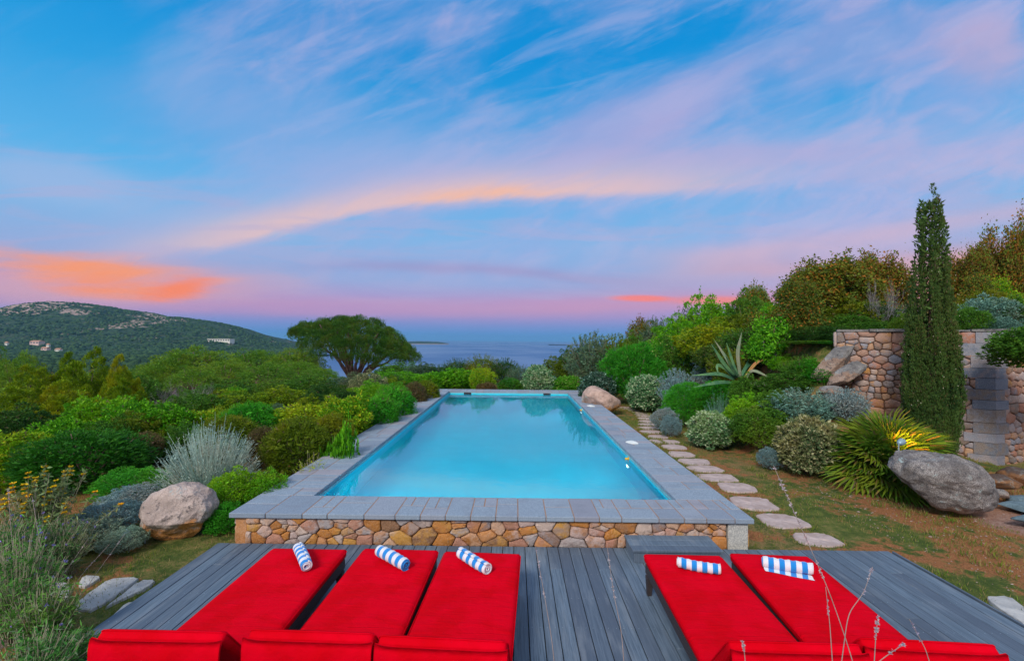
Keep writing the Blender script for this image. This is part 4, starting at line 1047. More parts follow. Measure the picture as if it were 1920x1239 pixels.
#---PLANTS---
# (kind, material, centre px, top py, width px, distance, label)
for a in [
 # left, near the pool
 ('dome','dome',160,808,220,8.9,'large dark green clipped dome shrub, widest of the domes at far left'),
 ('dome','brown',266,812,92,10.3,'brownish green dome shrub between the big dark dome and the silver bush'),
 ('dome','olive',557,783,122,9.4,'round olive green dome shrub nearest the left pool edge'),
 ('dome','brown',492,800,62,9.9,'small grey brown dome shrub right beside the silver bush'),
 ('broad','bright',642,800,84,9.3,'bright green leafy shrub touching the left pool coping'),
 ('dome','olive',622,776,86,10.8,'olive dome shrub half hidden behind the bright leafy one at the coping'),
 ('broad','lime',650,740,105,12.0,'tall yellow green leafy shrub left of the pool, tallest yellow one there'),
 ('broad','lime',565,757,120,12.6,'lower yellow green shrub behind the olive dome'),
 ('domef','vivid',470,752,112,12.0,'vivid green rounded shrub behind the silver bush'),
 ('dome','olive',432,780,120,10.6,'flat olive dome shrub directly behind the silver bush top'),
 ('domef','vivid',715,736,78,13.2,'bright green clipped dome shrub beside the middle of the left coping'),
 ('domef','vivid',738,720,92,14.6,'larger bright green dome shrub behind its twin at the left coping'),
 ('dome','brown',778,716,52,17.6,'small brown grey dome shrub near the far left corner of the pool'),
 ('dome','olive',800,712,56,18.8,'small olive dome shrub at the far left corner of the pool'),
 ('broadfine','bright',700,716,90,18.5,'bright shrub peeking over the two green domes left of the pool'),
 # left hedge of bright leaves
 ('broad','bright',190,742,130,13.2,'bright green leafy shrub in front of the junipers, tallest of its row'),
 ('broad','bright',258,752,110,12.6,'bright green leafy shrub, second in the row below the junipers'),
 ('broad','bright',318,760,110,12.2,'bright yellowish green shrub, third in the row below the junipers'),
 ('broad','lime',380,768,90,12.8,'yellow tipped shrub at the right end of the bright row'),
 ('broad','bright',120,786,110,10.8,'light green leafy shrub just above the big dark dome'),
 ('broad','lime',35,812,150,9.4,'yellow green leafy shrub at the left frame edge beside the big dome'),
 ('broadfine','grove',205,790,120,11.2,'low dull green shrub between the big dome and the bright row'),
 ('broadfine','olive',265,778,110,11.6,'low brownish olive shrub above the brown dome'),
 ('broadfine','dark',30,765,150,12.2,'dark shrub at the left frame edge under the junipers'),
 # mid distance
 ('broadfine','grove',370,740,110,16.0,'mid green shrub in front of the grey bare bushes'),
 ('broadfine','juniper',455,735,130,17.0,'olive yellow shrub behind the vivid green rounded one'),
 ('broadfine','juniper',525,726,110,18.5,'olive yellow shrub midway to the umbrella pine'),
 ('broadfine','grove',585,704,110,22.0,'mid green bushy shrub below and left of the umbrella pine trunk'),
 ('broadfine','grove',520,712,100,25.0,'mid green shrub behind the olive yellow ones'),
 ('broadfine','greygreen',665,702,90,22.0,'grey green shrub just below the umbrella pine trunk'),
 ('broadfine','varolive',690,700,76,20.5,'pale olive shrub beside the yellow green one, under the pine'),
 ('broadfine','grove',745,682,100,32.0,'mid green shrub under the right side of the umbrella pine'),
 ('broadfine','greygreen',790,682,80,30.0,'grey green shrub right of the umbrella pine crown'),
 ('broadfine','bright',745,697,110,24.0,'light green shrub in front of the umbrella pine on the right'),
 ('broadfine','dark',620,718,90,18.0,'dark green shrub behind the yellow green shrubs left of the pool'),
 ('broadfine','grove',430,716,120,24.0,'green shrub between the bare bushes and the pine grove'),
 ('broadfine','grove',250,705,100,24.0,'green shrub right behind the junipers'),
 # behind the far end of the pool
 ('broad','bright',812,697,90,24.0,'bright green shrub beyond the far left pool corner'),
 ('broad','bright',860,692,90,24.6,'broad bright green shrub behind the left skimmer'),
 ('broadfine','lime',905,690,52,23.6,'small yellow green shrub behind the far edge of the pool'),
 ('dome','brown',912,716,46,22.9,'low heather like brownish shrub behind the far pool edge'),
 ('domef','dome',958,709,60,23.2,'low dark green dome shrub in the middle of the far pool edge'),
 ('varieg','varieg',1008,685,60,23.0,'round pale leaved shrub behind the right half of the far pool edge'),
 ('broad','limeflower',1062,704,60,23.0,'low yellow flecked shrub at the far right pool corner'),
 ('plumefine','dark',820,682,70,30.0,'dark evergreen shrub at the left of the row against the sea'),
 ('plumefine','dark',860,670,80,31.0,'dark evergreen shrub second in the row against the sea'),
 ('plumefine','olive',905,664,80,30.5,'dark olive evergreen with a pointed top in the row against the sea'),
 ('plumefine','dark',945,669,76,30.0,'dark evergreen shrub in the row against the sea, above the low green dome'),
 ('plumefine','greygreen',975,684,60,27.0,'grey green shrub at the right end of the row against the sea'),
 ('broadfine','olive',1042,672,60,27.0,'olive shrub behind the yellow flecked shrub at the pool corner'),
 ('broadfine','dark',1070,655,64,27.5,'dark shrub left of the tall grey green shrub beyond the pool'),
 # right side, beyond and beside the pool
 ('plume','greygreen',1108,618,112,24.0,'tall grey green shrub beyond the far right pool corner'),
 ('plume','olive',1150,622,100,24.8,'tall olive shrub behind the grey green one'),
 ('needle','vivid',1188,641,128,20.5,'large bright green rounded bush right of the far pool corner'),
 ('varieg','darkvar',1120,698,72,19.8,'dark glossy shrub with pale edged leaves below the big bright bush'),
 ('varieg','varieg',1212,703,76,18.2,'round pale leaved shrub at the far end of the stepping stones'),
 ('varieg','varieg',1332,771,88,12.3,'round pale topped shrub halfway along the stepping stones'),
 ('varieg','varolive',1515,782,118,9.9,'round olive cream leaved shrub left of the fan palm'),
 ('broadfine','limeflower',1238,632,80,24.5,'shrub dotted with cream flowers behind the big bright bush'),
 ('broadfine','bright',1275,596,110,25.5,'bright leafy shrub with dark hollows on the slope behind the flowering shrub'),
 ('plume','greygreen',1232,592,90,28.0,'grey green plumed shrub on the skyline above the cream flowers'),
 ('broadfine','bright',1335,560,110,26.0,'bright green tree like shrub on the skyline'),
 ('broadfine','juniper',1345,602,150,19.5,'olive yellow rounded shrub behind the agave'),
 ('broadfine','olive',1400,590,150,20.0,'wide olive shrub on the slope behind the agave'),
 ('broadfine','grove',1290,625,110,21.5,'shadowed green shrub low on the slope above the silver lavender'),
 ('broadfine','bright',1458,556,90,21.5,'bright green shrub on the skyline left of the rust coloured trees'),
 ('broadfine','grove',1405,560,100,24.0,'green shrub on the skyline between the two bright ones'),
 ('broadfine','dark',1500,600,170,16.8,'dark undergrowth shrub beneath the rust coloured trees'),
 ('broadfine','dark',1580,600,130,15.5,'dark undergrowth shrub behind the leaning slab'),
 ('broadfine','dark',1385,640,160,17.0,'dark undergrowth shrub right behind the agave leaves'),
 ('plume','lav',1270,688,72,17.0,'silver blue lavender bush left of the agave'),
 ('plume','lav',1325,674,64,18.0,'silver blue lavender bush behind the agave leaves on the left'),
 ('needle','vivid',1288,718,95,15.3,'low vivid green shrub behind the pale topped one'),
 ('needle','vivid',1345,712,95,14.8,'low vivid green shrub under the agave'),
 ('broadfine','grove',1398,704,72,13.6,'green shrub at the foot of the agave'),
 ('spikysmall','teal',1352,735,76,13.2,'grey teal spiky shrub below the agave'),
 ('mound','lav',1246,764,56,14.4,'small blue grey mound beside the stepping stones, farther one'),
 ('mound','lav',1258,781,44,13.5,'small blue grey mound beside the stepping stones, nearer one'),
 ('broadfine','grove',1425,764,110,11.6,'low green shrub between the pale topped one and the olive cream one'),
 ('broadfine','bright',1400,742,90,12.4,'low bright green shrub right of the grey teal spiky one'),
 ('plume','teal',1500,728,140,11.7,'wide grey teal shrub left of the stone wall'),
 ('plume','lav',1588,724,84,11.3,'grey teal shrub against the foot of the stone wall'),
 ('mound','lav',1443,838,46,10.2,'small blue grey lavender mound alone on the lawn'),
 ('broadfine','vivid',1540,700,90,13.2,'bright ground shrub below the leaning slab'),
 # on top of the wall
 ('broadfine','grove',1620,604,90,14.2,'green shrub on top of the stone wall at its left end'),
 ('broadfine','grove',1698,590,60,13.4,'green shrub on the wall just left of the cypress'),
 ('broadfine','grove',1812,575,90,13.4,'green shrub on the wall just right of the cypress'),
 ('broadfine','teal',1858,560,110,14.2,'grey teal shrub on the wall behind the red aloe'),
 ('broadfine','teal',1880,598,80,12.9,'small teal shrub on the wall right of the red aloe'),
 ('broadfine','grove',1905,560,110,14.0,'green shrub on the wall at the right frame edge'),
 ('broadfine','olive',1850,545,90,15.5,'olive shrub behind the teal one on the wall'),
 # left foreground ground plants
 ('mound','vivid',248,880,140,8.0,'low bright green mat shrub below the big dark dome'),
 ('broadfine','bright',440,882,120,7.2,'fresh green low shrub right of the left boulder'),
 ('broadfine','bright',500,892,95,7.3,'fresh green low shrub touching the front left pool corner'),
 ('broadfine','vivid',420,945,70,6.65,'small green tuft between the left boulder and the deck'),
 ('mound','lav',250,912,110,7.3,'blue grey mat plant left of the left boulder, farthest of the mats'),
 ('mound','lav',205,940,120,6.5,'blue grey mat plant left of the left boulder, middle one'),
 ('mound','teal',160,975,130,6.1,'grey teal mat plant beside the left path slabs'),
 ('mound','teal',235,990,80,6.05,'small teal mat plant beside the left garden spotlights'),
]:
    if a[6]: plant(*a)
plant('spiky','silver',395,790,186,8.2,'large silver white spiky bush behind the left boulder','shrub',name='silver_bush',stem='silverstem')
# junipers
for a in [(55,688,150,17.0,'juniper at the left frame edge, left of the group'),(128,664,110,18.6,'juniper with the first narrow pointed top from the left'),(178,655,120,18.2,'tallest juniper with a broad bright yellow green top'),
          (224,668,90,17.6,'juniper with a single slim point at the right of the group'),(30,728,200,14.2,'low spreading juniper in front at the frame edge'),(115,716,170,15.4,'low spreading juniper in front of the pointed ones'),(232,712,110,15.2,'low juniper at the right front of the group')]:
    plant('juniper','juniper',*a,'conifer','junipers on the left slope',name='juniper')
# bare grey bushes
for a in [(308,712,84,19.5,'bare grey twiggy bush, left one of the two'),(376,712,78,20.5,'bare grey twiggy bush, right one of the two')]:
    plant('bare','grove',*a,'shrub','bare grey bushes',name='bare_bush',stem='greybark',stemname='twigs')
# rust coloured trees and bare ones on the right slope
for k,m,px,py,w,Y,lab in [
 ('treedense','rust',1550,492,190,16.8,'rust and olive leaved tree left of the cypress, biggest crown'),
 ('treedense','rust',1500,530,130,15.8,'rust and olive leaved tree at the left end of the rust row'),
 ('treedense','orange',1648,484,140,17.6,'orange leaved tree directly left of the cypress'),
 ('treedense','orange',1195,604,84,29.0,'small rusty tree on the skyline above the big bright bush'),
 ('treedense','rust',1410,545,80,27.0,'rusty treetop on the skyline between bright green shrubs'),
 ('tree','orange',1812,468,100,17.4,'sparse orange leaved tree directly right of the cypress'),
 ('tree','rust',1830,520,90,16.0,'sparse rust tree low behind the wall right of the cypress'),
 ('tree','orange',1908,418,120,17.0,'sparse orange tree at the right frame edge'),
 ('tree','lime',1858,520,90,16.4,'thin lime green tree glowing against the sunset'),
 ('treedense','dark',1885,505,80,17.6,'dark leaved tree against the sunset glow'),
]: plant(k,m,px,py,w,Y,lab,'tree',foliage='crown',stemname='trunk')
plant('baretree','rust',1865,428,100,18.4,'nearly bare dark tree right of the cypress against the sky','tree',name='bare_tree',foliage='leaves',stemname='trunk')
plant('baretree','rust',1815,452,70,19.4,'leafless thin tree just right of the cypress top','tree',name='bare_tree',foliage='leaves',stemname='trunk')
plant('baretree','greygreen',1622,468,80,18.5,'grey twiggy treetop rising above the rust trees','tree',name='bare_tree',foliage='leaves',stemname='trunk',stem='greybark')
plant('bare','grove',1645,520,104,14.6,'grey bare bush standing on the wall left of the cypress','shrub',name='bare_bush',stem='greybark',stemname='twigs')
plant('young','bright',1448,600,84,14.8,'young bright lime green tree on the red earth bank','tree',name='young_tree',foliage='crown',stemname='trunk',stem='greybark')
plant('pine','pine',1420,536,64,30.0,'small umbrella pine poking over the skyline on the right','tree',name='umbrella_pine',foliage='crown',stemname='trunk')
# pine grove of the valley
rngp = random.Random(21)
grove = [(370,655,185,44,'largest pine crown of the grove left of the umbrella pine'),(555,656,120,46,'pine crown directly left of the umbrella pine'),(482,655,120,52,'pine crown in the middle of the grove'),
 (425,678,110,36,'nearer rounded pine crown in front of the grove'),(330,668,110,42,'pine crown at the left end of the grove'),(560,678,110,38,'nearer pine crown below the grove beside the umbrella pine'),
 (500,684,110,34,'low pine crown in front of the middle of the grove'),(365,690,110,32,'low pine crown in front of the largest one'),(600,690,90,34,'pine crown tucked under the left branches of the umbrella pine'),(40,668,90,30,'dark pine at the far left edge behind the junipers'),(-20,662,110,31,'dark pine cut by the left frame edge')]
for px,py,w,Y,lab in grove: plant('pine','pine',px,py,w,Y,lab,'tree','pines of the valley grove',name='umbrella_pine',foliage='crown',stemname='trunk')
n_=0
for _ in range(400):
    Y=rngp.uniform(50,190)**1.0; px=rngp.uniform(-60,560)
    x=(px-966)/FP*Y
    w=rngp.uniform(6,11); h=rngp.uniform(3.5,5.5); g=Hz(x,Y)
    if n_>=95: break
    n_+=1
    plant('pine','pine',0,0,w*FP,0,'rounded pine crown among many in the forested valley below the hill','tree','pines of the forested valley',name='umbrella_pine',foliage='crown',stemname='trunk',xyz=(x,Y,g+h))
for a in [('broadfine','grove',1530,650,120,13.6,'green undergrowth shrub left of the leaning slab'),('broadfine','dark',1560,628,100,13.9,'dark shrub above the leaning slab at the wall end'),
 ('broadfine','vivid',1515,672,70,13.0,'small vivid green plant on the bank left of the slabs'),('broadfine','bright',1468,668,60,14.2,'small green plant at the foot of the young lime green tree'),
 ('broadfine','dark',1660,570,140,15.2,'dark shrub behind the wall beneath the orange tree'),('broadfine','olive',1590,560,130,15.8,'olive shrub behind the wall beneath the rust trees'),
 ('plume','greygreen',1290,572,70,27.0,'grey green feathery shrub on the skyline beside the bright tree like shrub'),('broadfine','rust',1225,606,60,28.5,'small rust tinted shrub on the skyline'),
 ('broadfine','grove',1180,628,70,26.0,'green shrub behind the olive one beyond the pool'),('plume','grove',1400,612,120,17.6,'green shrub with twiggy base behind the agave'),('broadfine','juniper',1480,580,110,18.6,'olive yellow shrub left of the rust trees')]: plant(*a)
rf = random.Random(77); nf = 0
while nf < 60:
    Yf = rf.uniform(9.6, 24); xf = rf.uniform(-0.95 * Yf, -4.6 - (0 if Yf < 21 else -3)); 
    kk, mm_ = rf.choice([('broadfine', 'dark'), ('broadfine', 'grove'), ('dome', 'olive'), ('plume', 'grove'), ('broad', 'bright'), ('plume', 'dark'), ('broadfine', 'juniper'), ('mound', 'greygreen')])
    hf = rf.uniform(0.45, 0.8) + 0.03 * max(0, Yf - 12); wf = rf.uniform(0.8, 1.5)
    plant(kk, mm_, 0, 0, wf * FP, 0, 'low wild scrub bush filling a gap between the shrubs left of the pool', 'shrub', 'low scrub bushes left of the pool', xyz=(xf, Yf, Hz(xf, Yf) + hf)); nf += 1
for a in [('plume','grove',1500,668,80,13.1,'dark green shrub on the bank between the young tree and the slabs'),('broadfine','grove',1480,700,110,12.9,'wide green shrub above the grey teal one on the bank'),
 ('broadfine','vivid',1545,690,80,12.6,'fresh green shrub just left of the lower leaning slab'),('plume','dark',1440,676,70,15.2,'dark shrub under the bent agave leaves'),
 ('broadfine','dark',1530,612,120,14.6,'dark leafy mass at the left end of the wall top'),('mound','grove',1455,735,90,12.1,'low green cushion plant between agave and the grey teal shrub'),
 ('broadfine','grove',1600,585,110,14.9,'green shrub behind the left end of the wall'),('plume','olive',1370,650,90,16.0,'olive shrub rising behind the agave leaves')]: plant(*a)
# ------------------------------------------------------------------ the big umbrella pine
LM['bigpine'] = leafmat('umbrella_pine_needles', (0.022, 0.085, 0.012), (0.075, 0.19, 0.022), nscale=0.8)
def big_pine():
    rng = np.random.default_rng(77); Y = 45.0; base = at_y(664, 701, Y); gx, gz = base.x, Hz(base.x, Y)
    o = thing('umbrella_pine', 'huge spreading umbrella pine standing alone against the sea, left of the pool', 'tree', (gx, Y, gz))
    def prof(x): return np.interp(x, [-6.3, -6.0, -5, -3.5, -2, 0, 1.5, 3, 4.2, 5.4, 6.3, 6.8], [3.3, 3.75, 4.25, 4.6, 4.85, 4.95, 4.7, 4.1, 3.3, 2.2, 1.0, 0.5])
    b = MB(); S = MB(); zo = -gz
    n = 860; cc = []; i = 0
    while len(cc) < n:
        x = rng.uniform(-6.2, 6.7); y = rng.uniform(-5.6, 5.6) if rng.random() < .6 else rng.uniform(-5.6, -1.0)
        if (x / 6.6) ** 2 + (y / 5.6) ** 2 > 1: continue
        e = math.sqrt((x / 6.6) ** 2 + (y / 5.6) ** 2)
        zb = np.interp(x, [-6.5, -5, -3, -1, 0.3, 2, 4, 6.8], [3.0, 2.4, 1.7, 1.7, 1.7, 1.0, 0.4, -0.1])
        z = prof(x) - (prof(x) - zb) * (abs(y) / 5.4) ** 1.55 - rng.uniform(0, 0.45) + 0.20 * math.sin(x * 2.3 + y * 1.9) * math.cos(x * 1.1 - y * 1.7)
        cc.append((x * 0.93 + 0.25, y, z + zo - 0.12))
    cc = np.array(cc); c0 = np.array([0, 0, 0.5 + zo])
    cn = norm((cc - c0) * np.array([0.7, 0.7, 1.0]) + np.array([0, 0, 1.2]))
    puffs(b, cc, cn, 190, 0.44 * rng.uniform(0.6, 1.3, n), 0.12, 0.030, rng, out=1.0, up=0.5, spread=0.3)
    m = 6000; idx = rng.integers(0, n, m); leaves(b, cc[idx] * np.array([.97, .97, 1]) + rng.normal(size=(m, 3)) * 0.3 - np.array([0, 0, 0.12]), unit(m, rng), np.full(m, 0.22), 0.06, rng)
    b.obj('crown', LM['bigpine'], o)
    S.tube([(0, 0, -0.4), (-0.05, 0, 0.4), (0.1, 0, 0.9)], [0.40, 0.34, 0.30], 10)
    S.obj('trunk', M['pinebark'], o, True)
    # limbs
    nl = 15
    tg = cc[rng.choice(n, 400) % n]
    for k in range(nl):
        a = k * 2 * math.pi / nl + rng.uniform(-.15, .15); B = MB()
        R = rng.uniform(3.6, 5.6); ex, ey = math.cos(a) * R * 1.08, math.sin(a) * R * 0.9; ez = prof(ex) + zo - 0.75 - (0.8 if abs(ey) > 3.5 else 0)
        mid = np.array([ex * 0.42, ey * 0.42, 0.8 + (ez - 0.8) * 0.62 + rng.uniform(-.2, .3)])
        t = np.linspace(0, 1, 8)[:, None]; p0 = np.array([0, 0, 0.35]); p2 = np.array([ex, ey, ez])
        pts = (1 - t) ** 2 * p0 + 2 * t * (1 - t) * mid + t ** 2 * p2; pts[1:-1] += rng.normal(size=(6, 3)) * 0.09
        B.tube(pts, np.linspace(0.19, 0.04, 8), 6, False)
        for q in range(9):      # secondary branches to the nearest tufts
            f = rng.uniform(0.3, 0.98) * 7; s0 = np.array([np.interp(f, range(8), pts[:, c]) for c in range(3)])
            d = np.linalg.norm((cc - s0) * np.array([1, 1, .6]), axis=1); tt = cc[np.argsort(d)[rng.integers(0, 9)]]
            mm = (s0 + tt) / 2 + np.array([0, 0, -0.08]) + rng.normal(size=3) * 0.08
            B.tube([s0, mm, tt], [0.055, 0.035, 0.015], 4, False)
        B.obj('limb', M['pinebark'], o, True)
    # dead low branches on the left of the trunk
    for (dx, dz) in ((-2.6, 0.95), (-1.9, 0.25), (-2.9, 1.5)):
        B = MB(); pts = [(0, -0.1, 0.3), (dx * .5, -0.5, 0.2 + dz * .5), (dx, -0.9, dz + .15)]; B.tube(pts, [0.06, 0.04, 0.012], 4, False); B.obj('dead_branch', M['greybark'], o, True)
M['pinebark'] = simple('reddish_pine_bark', (0.10, 0.060, 0.052), (0.24, 0.150, 0.13), 3, 0.9, 0.9)
big_pine()

# ------------------------------------------------------------------ cypress
def cypress():
    rng = np.random.default_rng(5); Y = 10.3; x0 = at_y(1746, 600, Y).x; g = Hz(x0, Y)
    o = thing('cypress', 'tall narrow Italian cypress in front of the stone wall', 'tree', (x0, Y, g))
    top = at_y(1743, 343, Y).z - g
    zz = lambda py: (at_y(1746, py, Y).z - g)
    pr = [(343, 0), (350, 10), (365, 20), (390, 28), (430, 35), (470, 37), (520, 41), (600, 44), (680, 48), (740, 45), (800, 36), (850, 26)]
    PZ = [zz(p) for p, _ in pr][::-1]; PR = [r * Y / FP for _, r in pr][::-1]
    b = MB(); cc = []; cn = []; rc = []
    for k in range(96):         # vertical plumes, each a ragged column of sprays
        a = k * 2.399963; q = math.sqrt((k + 0.5) / 96)
        h1 = top * (1.0 if k == 0 else (1 - 0.80 * q ** 1.3) * rng.uniform(0.96, 1.0)); h0 = max(0.12, h1 - rng.uniform(1.3, 2.9))
        if k % 3 == 0 and k: h0 = 0.15; h1 = rng.uniform(1.6, 3.4)
        m = int((h1 - h0) / 0.085)
        for j in range(m):
            z = h0 + (h1 - h0) * j / m; R = np.interp(z, PZ, PR)
            qm = max(0.08, ((1 - z / top) / 0.80)) ** (1 / 1.3); qq = min(1.0, q / min(1.0, qm)) if (k % 3 or k == 0) else 0.95
            r = R * qq * (1 - 0.25 * (j / m) ** 2) * rng.uniform(0.93, 1.07); aa = a + 0.12 * math.sin(z * 2 + k)
            tap = 0.080 * (1 - 0.72 * (j / m) ** 1.7) if k else 0.085 * (1 - 0.55 * (j / m) ** 4)
            cc.append((math.cos(aa) * r + rng.normal() * .012, math.sin(aa) * r + rng.normal() * .012, z)); cn.append((math.cos(aa) * .5, math.sin(aa) * .5, 0.7)); rc.append(tap * rng.uniform(0.8, 1.2))
    cc = np.array(cc); cn = norm(np.array(cn)); rc = np.array(rc)
    puffs(b, cc, cn, 40, rc, 0.055, 0.015, rng, out=0.35, up=1.0, spread=0.35)
    m = 6000; z = rng.uniform(0.15, top * .93, m); a = rng.uniform(0, 6.28, m); R = np.interp(z, PZ, PR) * 0.62 * np.sqrt(rng.random(m))
    leaves(b, np.stack([np.cos(a) * R, np.sin(a) * R, z], 1), unit(m, rng) + np.array([0, 0, 1]), np.full(m, .11), .035, rng)
    b.obj('crown', LM['cypress'], o)
    S = MB(); S.tube([(0, 0, -0.2), (0, 0, 0.5), (0, 0, top * .8)], [0.11, 0.09, 0.02], 8); S.obj('trunk', M['bark'], o, True)
    c = MB()                    # small pale cones
    for i in range(70):
        z = rng.uniform(0.6, top * .8); a = rng.uniform(0, 6.28); R = np.interp(z, PZ, PR) * 1.0
        v = unit(12, rng) * 0.014; p = np.array([math.cos(a) * R, math.sin(a) * R, z]); s = 0.013
        c.add(p + np.array([(s, 0, 0), (-s, 0, 0), (0, s, 0), (0, -s, 0), (0, 0, s), (0, 0, -s)]), [(0, 2, 4), (2, 1, 4), (1, 3, 4), (3, 0, 4), (2, 0, 5), (1, 2, 5), (3, 1, 5), (0, 3, 5)])
    c.obj('cones', M['cone'], o)['kind'] = 'stuff'
M['cone'] = simple('pale_cypress_cone', (0.30, 0.28, 0.20), (0.42, 0.40, 0.30), 20)
cypress()

# ------------------------------------------------------------------ fan palm
def fan_mesh(seed, nl=26, spread=rad(118)):
    """fan leaf: petiole along +X from the origin, blade of folded leaflets at its end"""
    rng = np.random.default_rng(seed); b = MB(); pl = 0.42; R = 0.52
    b.tube([(0, 0, 0), (pl * .5, 0, 0.03), (pl, 0, 0.03)], [0.008, 0.006, 0.005], 4, False)
    for i in range(nl):
        a = (i / (nl - 1) * 2 - 1) * spread; L = R * (1 - 0.22 * (abs(a) / spread) ** 2) * rng.uniform(0.93, 1.05); w = 0.016
        d = np.array([math.cos(a), math.sin(a), 0]); s = np.array([-math.sin(a), math.cos(a), 0])
        st = np.array([pl, 0, 0.03]); rings = []
        for f in (0.0, 0.45, 0.8, 1.0):
            c = st + d * L * f + np.array([0, 0, 0.10 * f - 0.20 * f ** 2.5 + 0.015 * math.sin(i * 1.7)])
            ww = w * (0.25 + 1.0 * min(1, f / .45)) * (1 if f < 0.5 else (0.7 if f < 0.9 else 0.05))
            rings.append((c - s * ww, c - np.array([0, 0, ww * .7]), c + s * ww))
        for k in range(3):
            A, B = rings[k], rings[k + 1]
            b.quads(np.array([[A[0], A[1], B[1], B[0]], [A[1], A[2], B[2], B[1]]]))
    return b.mesh('fan_leaf_mesh')
def palm():
    p = at_y(1668, 800, 9.0); g = Hz(p.x, 9.0)
    o = thing('fan_palm', 'low bushy fan palm lit from below by a spotlight, behind the grey boulder', 'palm', (p.x, 9.0, g))
    ms = [fan_mesh(s) for s in (1, 2, 3)]
    for m in ms: m.materials.append(LM['palm'])
    rng = random.Random(8); n = 84
    for i in range(n):
        f = (i + 0.5) / n; el = rad(88) - f ** 0.75 * rad(100); az = i * 2.399963
        c = mobj('fan_leaf', ms[i % 3], None, o)
        r0 = 0.08; h = 0.18 + 0.34 * (1 - f)
        c.location = (math.cos(az) * r0, math.sin(az) * r0, h)
        c.rotation_euler = (rng.uniform(-.4, .4), -el, az); s = rng.uniform(0.95, 1.25) * (0.94 if f < .25 else 1.05); c.scale = (s, s, s)
    t = MB(); t.tube([(0, 0, -0.05), (0, 0, 0.25), (0, 0, 0.5)], [0.15, 0.14, 0.07], 9); t.obj('trunk', M['bark'], o, True)
palm()

# ------------------------------------------------------------------ agave
def strap(b, pts, widths, thick=0.02, side=None, gutter=0.25):
    pts = np.array(pts, float); n = len(pts); d = norm(np.gradient(pts, axis=0))
    for_s = np.array([0, 0, 1.0]) if side is None else np.array(side, float)
    s = norm(np.cross(d, for_s)); u = norm(np.cross(s, d)); vv = []
    for k in range(n):
        w = widths[k]; t = thick * min(1, w / max(widths) + 0.15)
        for (a, h) in ((-1, gutter * w), (-0.5, gutter * w * .3), (0, 0), (0.5, gutter * w * .3), (1, gutter * w), (0.5, gutter * w * .3 - t), (0, -t), (-0.5, gutter * w * .3 - t)):
            vv.append(pts[k] + s[k] * a * w + u[k] * h)
    ff = [(k * 8 + i, k * 8 + (i + 1) % 8, (k + 1) * 8 + (i + 1) % 8, (k + 1) * 8 + i) for k in range(n - 1) for i in range(8)]
    b.add(vv, ff + [tuple(range(7, -1, -1)), tuple((n - 1) * 8 + i for i in range(8))])
def m_agave():
    m, T = newmat('blue_green_agave_leaf'); oc = ocoord(T); n = T.noise(oc, 3, 4); s = T.noise(oc, 40, 3)
    c = T.mix(T.sstep(n, 0.35, 0.65), (0.04, 0.15, 0.08), (0.12, 0.26, 0.10)); c = T.mix(T.sstep(s, 0.5, 0.7) * .3, c, (0.30, 0.36, 0.22))
    finish(T, c, 0.5, T.bump(s, .2, .005), .35); return m
M['agave'] = m_agave()
M['agavedead'] = simple('yellowing_agave_leaf', (0.34, 0.26, 0.05), (0.42, 0.17, 0.07), 5, 0.6)
M['agavepink'] = simple('pinkish_grey_agave_leaf', (0.15, 0.22, 0.13), (0.26, 0.24, 0.17), 5, 0.6)
def agave():
    Y = 14.5; B = at_y(1384, 712, Y); o = thing('agave', 'big agave with sword leaves, some bent over, on the planted bank', 'agave', tuple(B))
    def q(px, py, dy): v = at_y(px, py, Y + dy); return np.array(v - B)
    L = [([(1380, 708), (1355, 680), (1334, 645)], -.3, .085, 'agave'), ([(1382, 708), (1362, 672), (1340, 638)], .25, .07, 'agavepink'),
         ([(1385, 708), (1372, 675), (1362, 642)], -.1, .065, 'agave'), ([(1388, 708), (1382, 662), (1391, 622)], .1, .085, 'agavepink'),
         ([(1378, 712), (1350, 700), (1296, 704)], -.5, .075, 'agave'), ([(1376, 718), (1350, 716), (1300, 726)], -.7, .075, 'agave'),
         ([(1394, 712), (1405, 695), (1420, 676), (1450, 671)], -.1, .065, 'agavedead'), ([(1396, 714), (1408, 692), (1428, 700), (1450, 712)], -.4, .06, 'agavepink'),
         ([(1376, 708), (1360, 690), (1342, 682), (1347, 702)], -.3, .075, 'agave'), ([(1388, 708), (1400, 685), (1412, 683)], .5, .08, 'agave'),
         ([(1384, 706), (1372, 690), (1360, 665)], -.7, .08, 'agave'), ([(1392, 708), (1398, 690), (1404, 672)], .7, .07, 'agave')]
    for P_, dy, w, mt in L:
        ctrl = [q(px, py, dy * k / (len(P_) - 1)) for k, (px, py) in enumerate(P_)]
        t = np.linspace(0, len(ctrl) - 1, 13); C_ = np.array(ctrl)
        pts = np.stack([np.interp(t, range(len(ctrl)), C_[:, a]) for a in range(3)], 1)
        for _ in range(3): pts[1:-1] = (pts[:-2] + pts[1:-1] * 2 + pts[2:]) / 4
        f = np.linspace(0, 1, 13); wd = 0.8 * w * np.interp(f, [0, .25, .55, .85, 1], [.75, .85, 1.0, .42, .02])
        b = MB(); strap(b, pts, wd, 0.03, side=(0.15 * dy, -1, 0.35)); b.obj('leaf', M[mt], o, True)
    return o
agave()
